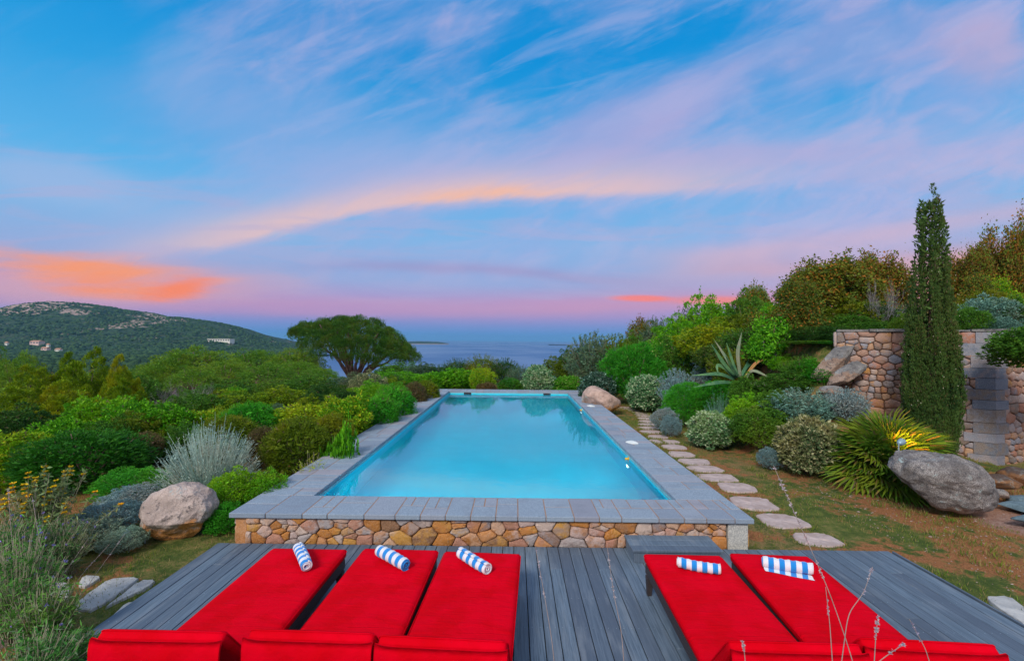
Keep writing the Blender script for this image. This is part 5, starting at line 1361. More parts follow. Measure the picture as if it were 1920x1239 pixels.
def aloe():
    Y = 13.2; T_ = at_y(1839, 584, Y); g = Hz(T_.x, Y); o = thing('aloe', 'small reddish aloe with a yellow tip, on top of the stone wall', 'aloe', (T_.x, Y, g)); rng = random.Random(3); h = max(0.5, T_.z - g)
    for i in range(26):
        a = i * 2.4; e = 0.25 + 0.8 * (i / 26); l = h * (1 - 0.45 * i / 26); b = MB(); zb = h * 0.35 * (1 - i / 26)
        pts = [(0, 0, zb), (math.cos(a) * l * e * .3, math.sin(a) * l * e * .3, zb + l * .35), (math.cos(a) * l * e * .45, math.sin(a) * l * e * .45, zb + l * (.75 - .3 * e))]
        strap(b, pts, [0.022, 0.018, 0.002], 0.01); b.obj('leaf', M['aloered'] if i > 8 else M['aloeyel'], o, True)
M['aloered'] = simple('dry_red_aloe_leaf', (0.20, 0.06, 0.04), (0.30, 0.12, 0.08), 20); M['aloeyel'] = simple('yellow_aloe_leaf', (0.36, 0.26, 0.03), (0.42, 0.20, 0.03), 20)
aloe()

# ------------------------------------------------------------------ boulders and rocks
def boulder(name, px, py, wpx, hpx, Y, dep, seed, mat, label, planes=10, subdiv=5, rough=0.10, tilt=0.0, cat='boulder', rz=0.0, zc=None):
    c = at_y(px, py, Y); w = wpx / FP * Y; h = hpx / FP * Y
    import bmesh
    bm = bmesh.new(); bmesh.ops.create_icosphere(bm, subdivisions=subdiv, radius=0.5)
    rng = random.Random(seed); pl = []
    for i in range(planes):
        n = Vector((rng.gauss(0, 1), rng.gauss(0, 1), rng.gauss(0, .8))).normalized(); pl.append((n, rng.uniform(0.30, 0.44)))
    for v in bm.verts:
        p = v.co.copy(); 
        for n, dd in pl:
            e = p.dot(n) - dd
            if e > 0: p -= n * e * (0.88 if planes < 12 else 0.98)
        q = p * 1.9 + Vector((seed * 3.1, 0, 0))
        p *= 1 + rough * mnoise.fractal(q, 1.0, 2.0, 5) + rough * 0.30 * abs(mnoise.noise(q * 3.1)) + rough * 0.10 * mnoise.fractal(q * 7, 1, 2, 3)
        v.co = p
    xs_ = [v.co.x for v in bm.verts]; ys_ = [v.co.y for v in bm.verts]; zs_ = [v.co.z for v in bm.verts]
    S = (w / (max(xs_) - min(xs_)), dep / (max(ys_) - min(ys_)), h / (max(zs_) - min(zs_)))
    for v in bm.verts: v.co = Vector((v.co.x * S[0], v.co.y * S[1], v.co.z * S[2]))
    bmesh.ops.rotate(bm, verts=bm.verts, matrix=Matrix.Rotation(tilt, 3, 'Y') @ Matrix.Rotation(rz, 3, 'Z'))
    me = bpy.data.meshes.new(name); bm.to_mesh(me); bm.free()
    for p in me.polygons: p.use_smooth = True
    o = mobj(name, me, mat); o.location = (c.x, Y, c.z); return tag(o, label, cat)
M['b1'] = m_boulder('pink_granite_boulder', (0.42, 0.32, 0.29), (0.62, 0.50, 0.45), 0.95, 0.6, 0.75, 1.0, -0.45, 0.25)
M['b2'] = m_boulder('orange_pink_granite_rock', (0.46, 0.30, 0.24), (0.58, 0.42, 0.36), 0.9, 0.2, 0.4, 4.0, -0.5, 0.3)
M['b3'] = m_boulder('grey_speckled_granite_boulder', (0.10, 0.085, 0.085), (0.42, 0.385, 0.37), 0.15, 0.9, 0.7, 7.0, -0.6, -0.2)
M['b4'] = m_boulder('grey_lichened_rock_slab', (0.15, 0.15, 0.16), (0.36, 0.33, 0.31), 0.25, 0.7, 0.8, 9.0)
M['b5'] = m_boulder('dark_brown_rock', (0.07, 0.045, 0.04), (0.16, 0.11, 0.09), 0.3, 0.3, 0.4, 12.0)
M['blue'] = m_boulder('blue_grey_slate_slab', (0.10, 0.16, 0.20), (0.19, 0.27, 0.33), 0.0, 0.2, 0.2, 14.0)
boulder('boulder', 335, 960, 132, 108, 6.45, 0.75, 4, M['b1'], 'pink and orange granite boulder with dark lichen left of the deck', 6, 6, 0.16, rad(-16))
boulder('boulder', 0, 1225, 60, 75, 4.2, 0.4, 6, M['b2'], 'orange rock cut by the bottom left corner of the frame', 7, 5, 0.10)
boulder('boulder', 1126, 752, 72, 52, 17.6, 1.3, 8, M['b2'], 'orange pink rock resting against the far right pool coping', 8, 5, 0.10, rad(14))
boulder('boulder', 1762, 895, 176, 104, 7.75, 1.0, 21, M['b3'], 'big grey speckled granite boulder in front of the fan palm', 5, 6, 0.17, rad(20))
boulder('rock_slab', 1568, 676, 100, 44, 12.4, 0.7, 15, M['b4'], 'grey slab leaning against the left end of the stone wall', 16, 5, 0.13, rad(-44), 'rock')
boulder('rock_slab', 1586, 702, 74, 28, 12.0, 0.6, 17, M['b4'], 'smaller grey slab beneath the leaning one by the wall', 16, 5, 0.13, rad(-36), 'rock')
boulder('rock', 1559, 733, 40, 22, 11.9, 0.5, 18, M['b4'], 'rounded grey rock at the foot of the leaning slabs', 8, 4, 0.1, 0, 'rock')
boulder('rock', 1874, 902, 66, 26, 8.6, 0.4, 19, M['b5'], 'dark brown rock behind the right end of the big boulder', 9, 4, 0.1, 0, 'rock')
boulder('rock', 1878, 926, 30, 18, 8.2, 0.2, 20, M['b4'], 'small grey rock between the big boulder and the blue slabs', 9, 4, 0.1, 0, 'rock')
boulder('rock', 1905, 890, 60, 34, 9.2, 0.5, 22, M['b5'], 'dark rock in the hollow at the right frame edge below the wall', 9, 4, 0.1, 0, 'rock')
boulder('rock', 1415, 722, 46, 14, 14.2, 0.4, 24, M['b4'], 'flat grey rock beside the foot of the agave', 8, 4, 0.1, 0, 'rock')
for (px, py, w, h, Y, lab) in ((1942, 938, 110, 20, 8.2, 'upper blue grey slate slab at the right frame edge'), (1945, 954, 120, 18, 7.8, 'middle blue grey slate slab at the right frame edge'), (1958, 978, 110, 18, 7.2, 'lowest blue grey slate slab at the right frame edge')):
    boulder('slate_slab', px, py, w, h, Y, 0.4, int(px + py), M['blue'], lab, 16, 4, 0.10, rad(4), 'stone slab')
b = MB()   # pale green lichen rosettes on the grey boulder are part of its skin
# ------------------------------------------------------------------ dry stone wall on the right
M['wmortar'] = simple('orange_brown_mortar', (0.09, 0.05, 0.03), (0.20, 0.11, 0.065), 9)
def big_wall():
    o = thing('stone_wall', 'high retaining wall of pink and grey field stones at the right behind the cypress', 'wall', (WALL[0][0], WALL[0][1], 0)); rng = random.Random(17)
    def PW(x):
        x.parent = o; x.matrix_parent_inverse = Matrix.Translation(-o.location); return x
    zt = at_y(1800, 622, 11.2).z; zb = -0.45; h = zt - zb
    s = MB(); core = MB(); cap = MB()
    for k in range(3):
        A = np.array(WALL[k]); B = np.array(WALL[k + 1]); L = np.linalg.norm(B - A); d = (B - A) / L; nrm = np.array([d[1], -d[0]])
        u0 = 0.20 if k == 1 else 0.0; u1 = L - 0.02
        if k == 0: u1 = L - 0.26
        for poly in voronoi(u1 - u0, h, 0, rng, 1.15, 0, True):
            c = np.mean(poly, axis=0)
            stone(s, poly, lambda u, v, dd: (A[0] + d[0] * (u0 + u) + nrm[0] * (dd - .03), A[1] + d[1] * (u0 + u) + nrm[1] * (dd - .03), zb + v), rng, 0.013, 0.07, 0.045, 0.0, 0.12)
        n = [A, B, B - nrm * 0.42, A - nrm * 0.42]
        vv = [(p[0], p[1], z) for z in (zb - .3, zt - 0.003) for p in n]
        core.add(vv, [(3, 2, 1, 0), (4, 5, 6, 7), (0, 1, 5, 4), (1, 2, 6, 5), (2, 3, 7, 6), (3, 0, 4, 7)])
        u = 0.0
        while u < L - 0.05:
            l = min(rng.uniform(0.35, 0.8), L - u); p0 = A + d * (u + .01); p1 = A + d * (u + l - .01)
            j = rng.uniform(-.03, .03); f0 = 0.07 + rng.uniform(-.04, .04)
            q = [p0 + nrm * f0, p1 + nrm * (f0 + rng.uniform(-.02, .02)), p1 - nrm * .45, p0 - nrm * .45]; z0 = zt + 0.004; z1 = zt + 0.06 + j
            cap.add([(p[0], p[1], z) for z in (z0, z1) for p in q], [(3, 2, 1, 0), (4, 5, 6, 7), (0, 1, 5, 4), (1, 2, 6, 5), (2, 3, 7, 6), (3, 0, 4, 7)]); u += l
    # left end face
    A = np.array(WALL[0]); d = (np.array(WALL[1]) - A) / np.linalg.norm(np.array(WALL[1]) - A); nrm = np.array([d[1], -d[0]])
    for poly in voronoi(0.42, h, 14, rng, 1.2, 2): stone(s, poly, lambda u, v, dd: (A[0] - d[0] * dd - nrm[0] * (.42 - u), A[1] - d[1] * dd - nrm[1] * (.42 - u), zb + v), rng, 0.011, 0.05, 0.02)
    PW(core.obj('mortar', M['wmortar'])); PW(s.obj('stone_face', M['wallstone'], smooth=True)); PW(cap.obj('coping', M['b4']))
    # quoins at the bend
    q = MB(); Bp = np.array(WALL[1]); d0 = -d; d1 = np.array(WALL[2]) - Bp; d1 /= np.linalg.norm(d1); z = zb; i = 0
    while z < zt - 0.05:
        hh = min(rng.uniform(0.20, 0.36), zt - z); a, c = (rng.uniform(.46, .62), rng.uniform(.24, .32)) if i % 2 else (rng.uniform(.30, .40), rng.uniform(.34, .40))
        n0 = nrm; n1 = np.array([d1[1], -d1[0]]); mm = (n0 + n1) / np.linalg.norm(n0 + n1); f = 0.064 + rng.uniform(0, .008); g = 0.005
        cor = Bp + mm * f
        pl = [Bp + d0 * a + n0 * f, cor, Bp + d1 * c + n1 * f, Bp + d1 * c - n1 * .05, Bp - mm * .05, Bp + d0 * a - n0 * .05]
        vv = [(p[0], p[1], zz) for zz in (z + g, z + hh - g) for p in pl]
        q.add(vv, [(5, 4, 3, 2, 1, 0), (6, 7, 8, 9, 10, 11)] + [(k, (k + 1) % 6, (k + 1) % 6 + 6, k + 6) for k in range(6)]); z += hh; i += 1
    PW(q.obj('quoins', M['quoin']))
big_wall()

# ------------------------------------------------------------------ stepping stones and path slabs
def slab_poly(pts2, z0, z1, mat, name, label, cat, group=None, crack=True, seed=0):
    """pts2: outline in plan; slightly rough slab"""
    rng = random.Random(seed); p = np.array(pts2, float); c = p.mean(axis=0)
    for _ in range(1):
        q = np.roll(p, -1, axis=0); p = np.stack([p * 0.82 + q * 0.18, p * 0.18 + q * 0.82], 1).reshape(-1, 2)
    q = np.roll(p, -1, axis=0); p = np.stack([p, (p + q) / 2], 1).reshape(-1, 2)
    p = c + (p - c) * np.array([[1 + rng.uniform(-.045, .03)] for _ in p]); n = len(p); vv = []
    for f, z in ((1.02, z0), (1.0, z1 - .008), (0.965, z1), (0.6, z1), (0.25, z1)):
        for (x, y) in c + (p - c) * f: vv.append((x - c[0], y - c[1], z + (rng.uniform(-.004, .004) if z == z1 else 0)))
    vv.append((0, 0, z1 + .002)); ff = []
    for r in range(4):
        for i in range(n): j = (i + 1) % n; ff.append((r * n + i, r * n + j, (r + 1) * n + j, (r + 1) * n + i))
    for i in range(n): ff.append((4 * n + i, 4 * n + (i + 1) % n, 5 * n))
    b = MB(); b.add(vv, ff); o = b.obj(name, mat, smooth=False); o.location = (c[0], c[1], 0); return tag(o, label, cat, group)
steps = [(1530, 1008, 88, 25), (1470, 973, 90, 28), (1412, 941, 88, 25), (1381, 913, 70, 19), (1347, 894, 76, 16), (1321, 877, 64, 13), (1303, 864, 60, 11.5), (1277, 851, 50, 11), (1265, 838, 50, 10),
         (1257, 827, 34, 8), (1230, 827, 24, 8), (1233, 818, 40, 7.5), (1221, 809.5, 42, 6.5), (1218, 802.5, 41, 6), (1216, 795.5, 40, 5), (1214, 789.5, 37, 4.5), (1210, 784.5, 33, 3.8), (1206, 780, 30, 3.4), (1203, 776, 29, 3.2), (1198, 772.3, 28, 3), (1190, 769, 27, 2.8), (1180, 766, 26, 2.6), (1170, 763.2, 25, 2.4)]
ord_ = ['first', 'second', 'third', 'fourth', 'fifth', 'sixth', 'seventh', 'eighth', 'ninth', 'tenth', 'eleventh', 'twelfth', 'thirteenth', 'fourteenth', 'fifteenth', 'sixteenth', 'seventeenth', 'eighteenth', 'nineteenth', 'twentieth', 'twenty first', 'twenty second', 'twenty third']
for i, (px, py, w, h) in enumerate(steps):
    rng = random.Random(50 + i); P0 = at_z(px, py, -0.05); A = at_z(px - w / 2, py, -0.05); B = at_z(px + w / 2, py, -0.05); f = at_z(px, py + h / 2, -0.05); k = at_z(px, py - h / 2, -0.05)
    wx = (B.x - A.x) / 2; wy = (k.y - f.y) / 2; n = 8; pts = []
    for j in range(n):
        a = j * 2 * math.pi / n + rng.uniform(-.2, .2); ca, sa = math.cos(a), math.sin(a); e = 0.55
        pts.append((P0.x + wx * math.copysign(abs(ca) ** e, ca) * rng.uniform(.86, 1.08), (f.y + k.y) / 2 + wy * math.copysign(abs(sa) ** e, sa) * rng.uniform(.86, 1.08)))
    zt_ = Hz(P0.x, P0.y) + 0.022
    slab_poly(pts, zt_ - .05, zt_, M['flag'], 'stepping_stone', '%s flat pinkish stepping stone from the deck along the right of the pool' % ord_[i], 'stepping stone', 'stepping stones beside the pool', seed=i)
for i, (pp, lab) in enumerate([
    ([(205, 1083), (250, 1080), (262, 1083), (178, 1142), (135, 1143), (152, 1120)], 'broad pale path slab left of the deck'),
    ([(266, 1083), (292, 1084), (278, 1098), (225, 1122), (190, 1140)], 'narrow pale slab beside the broad one on the left path'),
    ([(155, 1079), (192, 1080), (162, 1100), (146, 1098)], 'small pale slab at the far end of the left path'),
    ([(208, 1155), (236, 1128), (272, 1122), (250, 1150)], 'pale slab partly under the corner of the deck on the left path'),
    ([(276, 1120), (300, 1092), (342, 1078), (300, 1112)], 'long thin pale slab along the left edge of the deck'),
    ([(95, 1090), (130, 1095), (128, 1130), (95, 1125)], 'pale slab half hidden by feathery herbs on the left path')]):
    pts = [tuple(at_z(px, py, -0.05)[:2]) for px, py in pp]; pts = [(min(x, DX0 - 0.03), y) for x, y in pts]
    slab_poly(pts, -0.10, Hz(*pts[0]) + 0.03, M['flagl'], 'path_slab', lab, 'paving slab', seed=90 + i)
pts = [tuple(at_z(px, py, -0.05)[:2]) for px, py in [(1842, 1120), (1890, 1118), (1935, 1150), (1945, 1185), (1912, 1168)]]; pts = [(max(x, DX1 + 0.04), y) for x, y in pts]
slab_poly(pts, -0.10, -0.03, M['flagl'], 'path_slab', 'pale rough slab at the right edge of the deck by the frame edge', 'paving slab', seed=99)

# ------------------------------------------------------------------ small things
def spot(loc, aim, label, lit=False, scale=1.0):
    o = thing('garden_spotlight', label, 'spotlight', loc); d = Vector(aim).normalized(); q = d.to_track_quat('Z', 'Y').to_euler()
    b = MB(); th = 12; rings = [(0.0, 0.012), (0.012, 0.03), (0.05, 0.045), (0.10, 0.052), (0.112, 0.052), (0.112, 0.044), (0.095, 0.040)]
    vv = [(math.cos(t) * r * scale, math.sin(t) * r * scale, z * scale) for z, r in rings for t in np.arange(th) * 2 * math.pi / th]
    b.add(vv, [(k * th + i, k * th + (i + 1) % th, (k + 1) * th + (i + 1) % th, (k + 1) * th + i) for k in range(len(rings) - 1) for i in range(th)] + [tuple(range(th - 1, -1, -1))])
    h = b.obj('lamp_head', M['lamphead'], o, True); h.location = (0, 0, 0.10); h.rotation_euler = q
    g = MB(); a = np.arange(th) * 2 * math.pi / th; g.add([(math.cos(t) * .041 * scale, math.sin(t) * .041 * scale, .094 * scale) for t in a], [tuple(range(th))])
    gl = g.obj('lens', M['lens_on'] if lit else M['lens'], o); gl.location = h.location; gl.rotation_euler = q
    s = MB(); s.tube([(0, 0, -0.06), (0, 0, 0.03), (0, 0, 0.10)], 0.009, 6); s.obj('stake', M['grey'], o)
    if lit:
        ld = bpy.data.lights.new('spotlight_lamp', 'SPOT'); l = bpy.data.objects.new('spotlight_lamp', ld); COL.objects.link(l)
        ld.energy = 95; ld.color = (1.0, 0.42, 0.05); ld.spot_size = rad(125); ld.spot_blend = 0.6; ld.shadow_soft_size = 0.10
        l.parent = o; l.location = Vector((0, 0, 0.10)) + d * 0.115 * scale; l.rotation_euler = (-d).to_track_quat('Z', 'Y').to_euler()
    return o
M['lamphead'] = simple('pale_blue_grey_metal', (0.20, 0.30, 0.36), (0.30, 0.42, 0.48), 30, .4, .05, .5, metal=0.3)
m, T = newmat('glass_lens'); finish(T, (0.30, 0.42, 0.46), 0.15, None, 0.6); M['lens'] = m
m, T = newmat('lit_amber_lens'); e = T.node('ShaderNodeEmission'); e.inputs[0].default_value = (1, .55, .12, 1); e.inputs[1].default_value = 12; oo = T.node('ShaderNodeOutputMaterial'); T.l.new(e.outputs[0], oo.inputs[0]); M['lens_on'] = m
p = at_z(250, 1018, -0.02); spot((p.x, p.y, -0.05), (-0.6, -0.45, 0.55), 'pale spotlight tilted left beside the left boulder, left one of the pair', scale=1.25)
p = at_z(272, 1010, -0.02); spot((p.x, p.y, -0.03), (0.35, 0.2, 0.8), 'pale spotlight beside the left boulder, right one of the pair')
p = at_y(1685, 832, 8.15); spot((p.x, p.y, p.z - 0.10), (0.80, 0.42, 0.22), 'lit amber spotlight behind the big grey boulder, shining on the palm', True, 1.2)
m, T = newmat('lit_pool_lens'); e = T.node('ShaderNodeEmission'); e.inputs[0].default_value = (.8, .95, 1, 1); e.inputs[1].default_value = 6; oo = T.node('ShaderNodeOutputMaterial'); T.l.new(e.outputs[0], oo.inputs[0]); M['poollens'] = m
# hoses
def hose(px, label, r, mat, z=None):
    pts = [at_z(x, y, -0.05) for x, y in px]; pts = [(p.x, p.y, Hz(p.x, p.y) + r + .004) for p in pts]
    t = np.linspace(0, len(pts) - 1, len(pts) * 6); A = np.array(pts); S = np.stack([np.interp(t, range(len(pts)), A[:, a]) for a in range(3)], 1)
    for _ in range(6): S[1:-1] = (S[:-2] + 2 * S[1:-1] + S[2:]) / 4
    b = MB(); b.tube(S, r, 6); tag(b.obj('irrigation_hose', mat, smooth=True), label, 'hose')
hose([(1560, 890), (1600, 893), (1640, 892), (1658, 902), (1690, 920), (1730, 938), (1765, 946)], 'thin black irrigation hose winding on the lawn past the big boulder', 0.010, M['dark'])
# pale shards on the coping and a blue sheet on the lawn
def shard(px, w, hpx, label, z, mat, name, cat):
    c = at_z(*px, z); rng = random.Random(int(px[0])); k = at_z(px[0], px[1] - hpx / 2, z); f = at_z(px[0], px[1] + hpx / 2, z); l = at_z(px[0] - w / 2, px[1], z); r = at_z(px[0] + w / 2, px[1], z)
    pts = [(l.x, c.y), (c.x - (c.x - l.x) * .2, f.y), (r.x, f.y + .02), (r.x - .02, c.y), (c.x + .05, k.y), (l.x + .04, c.y + .06)]
    slab_poly(pts, z + 0.002, z + 0.022, mat, name, label, cat, seed=int(px[0]))
shard((1184, 829.5), 22, 6, 'white marble shard lying on the right coping halfway along the pool', CT + .001, M['white'], 'marble_shard', 'stone shard')
shard((1107, 761), 14, 3, 'white marble shard lying on the far part of the right coping', CT + .001, M['white'], 'marble_shard', 'stone shard')
shard((1381, 817), 17, 8, 'pale blue flat cover lying on the lawn right of the pale topped shrub', -0.075, M['lamphead'], 'irrigation_cover', 'cover')
# yellow pool nozzles just under the coping on the right wall
m, T = newmat('yellow_plastic'); finish(T, (0.75, 0.42, 0.01), 0.4, None, 0.4); M['yellow'] = m
for py, px in ((861, 1168), (769, 1085)):
    y_ = at_z(px, py, WZ).y; o = thing('pool_nozzle', 'x', 'pool nozzle', (IX1 - 0.002, y_, WZ + 0.012)); o['label'] = 'yellow water nozzle in the right pool wall, ' + ('nearer of the two' if py > 800 else 'farther of the two')
    b = MB(); b.tube([(0.03, 0, 0), (-0.03, 0, 0), (-0.075, 0, 0.0)], [0.02, 0.02, 0.028], 10); b.obj('spout', M['yellow'], o, True)
    b = MB(); b.tube([(0.0, 0, 0), (-0.012, 0, 0)], [0.045, 0.045], 14); b.obj('flange', M['yellow'], o)

# right wall pool lamps, plus an unseen near wall pair added to brighten water
for k, (lx, ly, az) in enumerate(((IX1 - 0.03, at_z(1168, 861, WZ).y, 180), (IX1 - 0.03, at_z(1085, 769, WZ).y, 180), (IX0 + 1.0, IY0 + 0.03, 90), (IX1 - 2.2, IY0 + 0.03, 90))):
    o = thing('pool_lamp', 'round underwater lamp set in the %s of the pool' % ['right wall, nearer one', 'right wall, farther one', 'near wall, left unseen one added to brighten the water', 'near wall, right unseen one added to brighten the water'][k], 'pool lamp', (lx, ly, WZ - 0.50), rad(az))
    b = MB(); b.tube([(-0.028, 0, 0), (0.0, 0, 0)], [0.12, 0.11], 18); b.obj('housing', M['white'], o, True)
    a = np.arange(18) * math.pi / 9; b = MB(); b.add([(0.004, math.cos(t) * .085, math.sin(t) * .085) for t in a], [tuple(range(18))]); b.obj('lens', M['poollens'], o)
    ld = bpy.data.lights.new('pool_lamp_light', 'SPOT'); l = bpy.data.objects.new('pool_lamp_light', ld); COL.objects.link(l); ld.energy = [22, 26, 120, 120][k]; ld.color = (0.75, 0.95, 1.0); ld.spot_size = rad(165 if k < 2 else 120); ld.spot_blend = 1.0; ld.shadow_soft_size = 0.10
    l.parent = o; l.location = (0.04, 0, 0); l.rotation_euler = (0, rad(-82), 0)
# ------------------------------------------------------------------ flowers, herbs and stalks at the left
def flowers():
    Y = 5.9; c = at_y(82, 950, Y); g = Hz(c.x, Y); rng = np.random.default_rng(12)
    o = thing('flowering_sage', 'bush with yellow whorled flowers at the left frame edge', 'flowering shrub', (c.x, Y, g))
    L = MB(); F = MB(); S = MB(); top = at_y(82, 868, Y).z - g
    for i in range(62):
        a = rng.uniform(0, 6.28); r = abs(rng.normal()) * 0.24; h = top * rng.uniform(0.55, 1.02) * (1 - 0.25 * min(1, r / .6)); x, y = math.cos(a) * r * 1.7, math.sin(a) * r
        pts = np.array([(x * .25, y * .25, 0), (x * .55, y * .6, h * .5), (x, y, h)]); pts[1] += rng.normal(size=3) * .02
        S.tube(pts, [.006, .005, .003], 4, False)
        for f in np.linspace(.2, .95, 9):
            p = pts[1] + (pts[2] - pts[1]) * (f * 2 - 1) if f > .5 else pts[0] + (pts[1] - pts[0]) * f * 2
            leaves(L, np.repeat(p[None], 5, 0), unit(5, rng) + np.array([0, 0, .3]), np.full(5, .075), .022, rng)
        if i % 5 < 3:
            for k in range(rng.integers(1, 4)):
                p = pts[2] - np.array([0, 0, .055 * k]); n = 26; an = np.arange(n) * 2 * math.pi / n
                d = np.stack([np.cos(an), np.sin(an), rng.uniform(.1, .9, n)], 1); leaves(F, np.repeat(p[None], n, 0), d, np.full(n, .034), .017, rng)
    L.obj('foliage', LM['teal2'], o); S.obj('stems', M['palestem'], o); F.obj('flowers', LM['yellow'], o)
LM['teal2'] = leafmat('soft_sage_leaves', (0.07, 0.15, 0.04), (0.18, 0.26, 0.11)); LM['yellow'] = leafmat('yellow_petals', (0.62, 0.40, 0.01), (0.80, 0.56, 0.02), trans=.15)
LM['herb'] = leafmat('feathery_herb_leaves', (0.035, 0.17, 0.025), (0.12, 0.33, 0.06), (0.20, 0.30, 0.14), .15); LM['lilac'] = leafmat('lilac_petals', (0.20, 0.16, 0.50), (0.34, 0.28, 0.66), trans=.15)
M['palestem'] = simple('pale_dry_stem', (0.24, 0.22, 0.15), (0.34, 0.31, 0.22), 20)
M['drystem'] = simple('dry_pinkish_stem', (0.30, 0.22, 0.20), (0.42, 0.33, 0.31), 20)
flowers()
def herb(px, pyb, wpx, hpx, Y, label, n=150, seed=0, flow=0, mat='herb'):
    c = at_y(px, pyb, Y); g = Hz(c.x, Y); w = wpx / FP * Y / 2; h = hpx / FP * Y; rng = np.random.default_rng(seed); L = MB(); S = MB(); F = MB()
    o = thing('feathery_herb', label, 'herb', (c.x, Y, g))
    for i in range(n):
        a = rng.uniform(0, 6.28); r = math.sqrt(rng.random()); bx, by = math.cos(a) * r * w * .45, math.sin(a) * r * w * .4; hh = h * rng.uniform(.5, 1.02) * (1 - .35 * r * r)
        tip = np.array([bx * 2.1 + rng.normal() * .02, by * 2.1, hh]); mid = np.array([bx * 1.3, by * 1.3, hh * .55]) + rng.normal(size=3) * .015
        pts = np.array([(bx, by, 0), mid, tip]); S.tube(pts, [.0035, .003, .0018], 3, False)
        k = 15; f = rng.uniform(.15, 1, k)[:, None]; p = np.where(f > .5, mid + (tip - mid) * (f * 2 - 1), pts[0] + (mid - pts[0]) * f * 2)
        leaves(L, p, unit(k, rng) * .8 + np.array([0, 0, .45]), np.full(k, .065), .011, rng)
        if flow and i % flow == 0: leaves(F, np.repeat(tip[None], 14, 0), unit(14, rng) + np.array([0, 0, .5]), np.full(14, .017), .010, rng)
    L.obj('foliage', LM[mat], o); S.obj('stems', M['palestem'], o)
    if F.n: F.obj('flowers', LM['lilac'], o)['kind'] = 'stuff'
LM['lime2'] = leafmat('lime_shoots', (0.10, 0.26, 0.01), (0.28, 0.42, 0.03))
herb(35, 1160, 150, 200, 4.3, 'tall feathery green herb clump at the lower left frame edge', 260, 1, 14)
herb(80, 1205, 120, 140, 4.15, 'feathery green herb clump next to the left path slabs', 200, 2, 20)
herb(140, 1238, 100, 70, 3.95, 'low feathery herb clump by the corner of the deck', 140, 3)
herb(60, 1239, 180, 130, 3.6, 'feathery herb clump cut by the bottom frame edge', 220, 4)
herb(60, 1040, 150, 130, 5.2, 'feathery herb clump with lilac flowers below the yellow flowering bush', 230, 5, 10)
herb(110, 1050, 120, 110, 5.35, 'thin grassy herb clump among the blue grey mats', 190, 6, 12, 'teal2')
herb(-20, 1080, 130, 170, 4.9, 'feathery herb clump half outside the left frame edge', 200, 7, 12)
herb(580, 892, 70, 85, 8.3, 'upright lime green shoots in front of the olive dome by the pool', 46, 8, 0, 'lime2')
herb(120, 1000, 130, 70, 5.9, 'low herb clump between the yellow flowers and the mats', 160, 9, 9, 'teal2')

def stalks(name, lst, label, cat, r, bead, group=None):
    for i, (P_, Ys, lab, bd) in enumerate(lst):
        rng = np.random.default_rng(i + 40); pts = np.array([at_y(px, py, y) for (px, py), y in zip(P_, Ys)])
        o = thing(name, lab, cat, tuple(pts[-1]), group=group); pts = pts - pts[-1]
        t = np.linspace(0, len(pts) - 1, 24); Q = np.stack([np.interp(t, range(len(pts)), pts[:, a]) for a in range(3)], 1)
        for _ in range(4): Q[1:-1] = (Q[:-2] + 2 * Q[1:-1] + Q[2:]) / 4
        S = MB(); S.tube(Q, np.linspace(r * .5, r, 24), 5, False); S.obj('stem', M['drystem'], o, True)
        B = MB()
        for k in range(bd):
            f = rng.uniform(0.0, 0.55) * 23 if bd > 12 else rng.uniform(0, .4) * 23; p = np.array([np.interp(f, range(24), Q[:, a]) for a in range(3)])
            leaves(B, np.repeat(p[None], 7, 0), unit(7, rng) + np.array([0, 0, .3]), np.full(7, bead), bead * .55, rng)
        B.obj('seed_heads', LM['seed'], o)['kind'] = 'stuff'
LM['seed'] = leafmat('pale_pinkish_seed_husks', (0.42, 0.34, 0.38), (0.60, 0.54, 0.58), trans=.4)
Yn = 1.35
stalks('seed_stalk', [
 ([(1450, 872), (1480, 940), (1512, 1010), (1556, 1110), (1600, 1239), (1612, 1300)], [Yn] * 6, 'longest dry grass stalk rising in front of the right loungers', 26),
 ([(1548, 1100), (1556, 1170), (1562, 1260)], [Yn] * 3, 'short thin dry stalk left of the longest one', 5),
 ([(1636, 1062), (1620, 1110), (1590, 1150), (1578, 1240)], [Yn + .05] * 4, 'forked dry stalk leaning right over the rightmost lounger', 9),
 ([(1646, 1155), (1642, 1195), (1638, 1260)], [Yn] * 3, 'short beaded dry stalk over the rightmost lounger back', 14),
 ([(1697, 1205), (1660, 1230), (1620, 1262)], [Yn] * 3, 'dry stalk bent low along the bottom frame edge', 8),
 ([(1705, 1160), (1735, 1215), (1752, 1270)], [Yn + .1] * 3, 'pale blurred dry stalk furthest right', 8),
 ([(1392, 1200), (1396, 1225), (1400, 1270)], [Yn] * 3, 'beaded stalk tip at the bottom edge over the red back cushion', 10),
 ([(1138, 1020), (1150, 1110), (1165, 1180), (1172, 1270)], [Yn + .1] * 4, 'faint dry stalk in front of the bare deck boards', 9),
 ([(1003, 1020), (1020, 1110), (1035, 1200), (1042, 1270)], [Yn + .1] * 4, 'faint dry stalk in front of the deck right of the third lounger', 7)], '', 'grass stalk', 0.0015, 0.0062, 'dry seed stalks close to the camera')
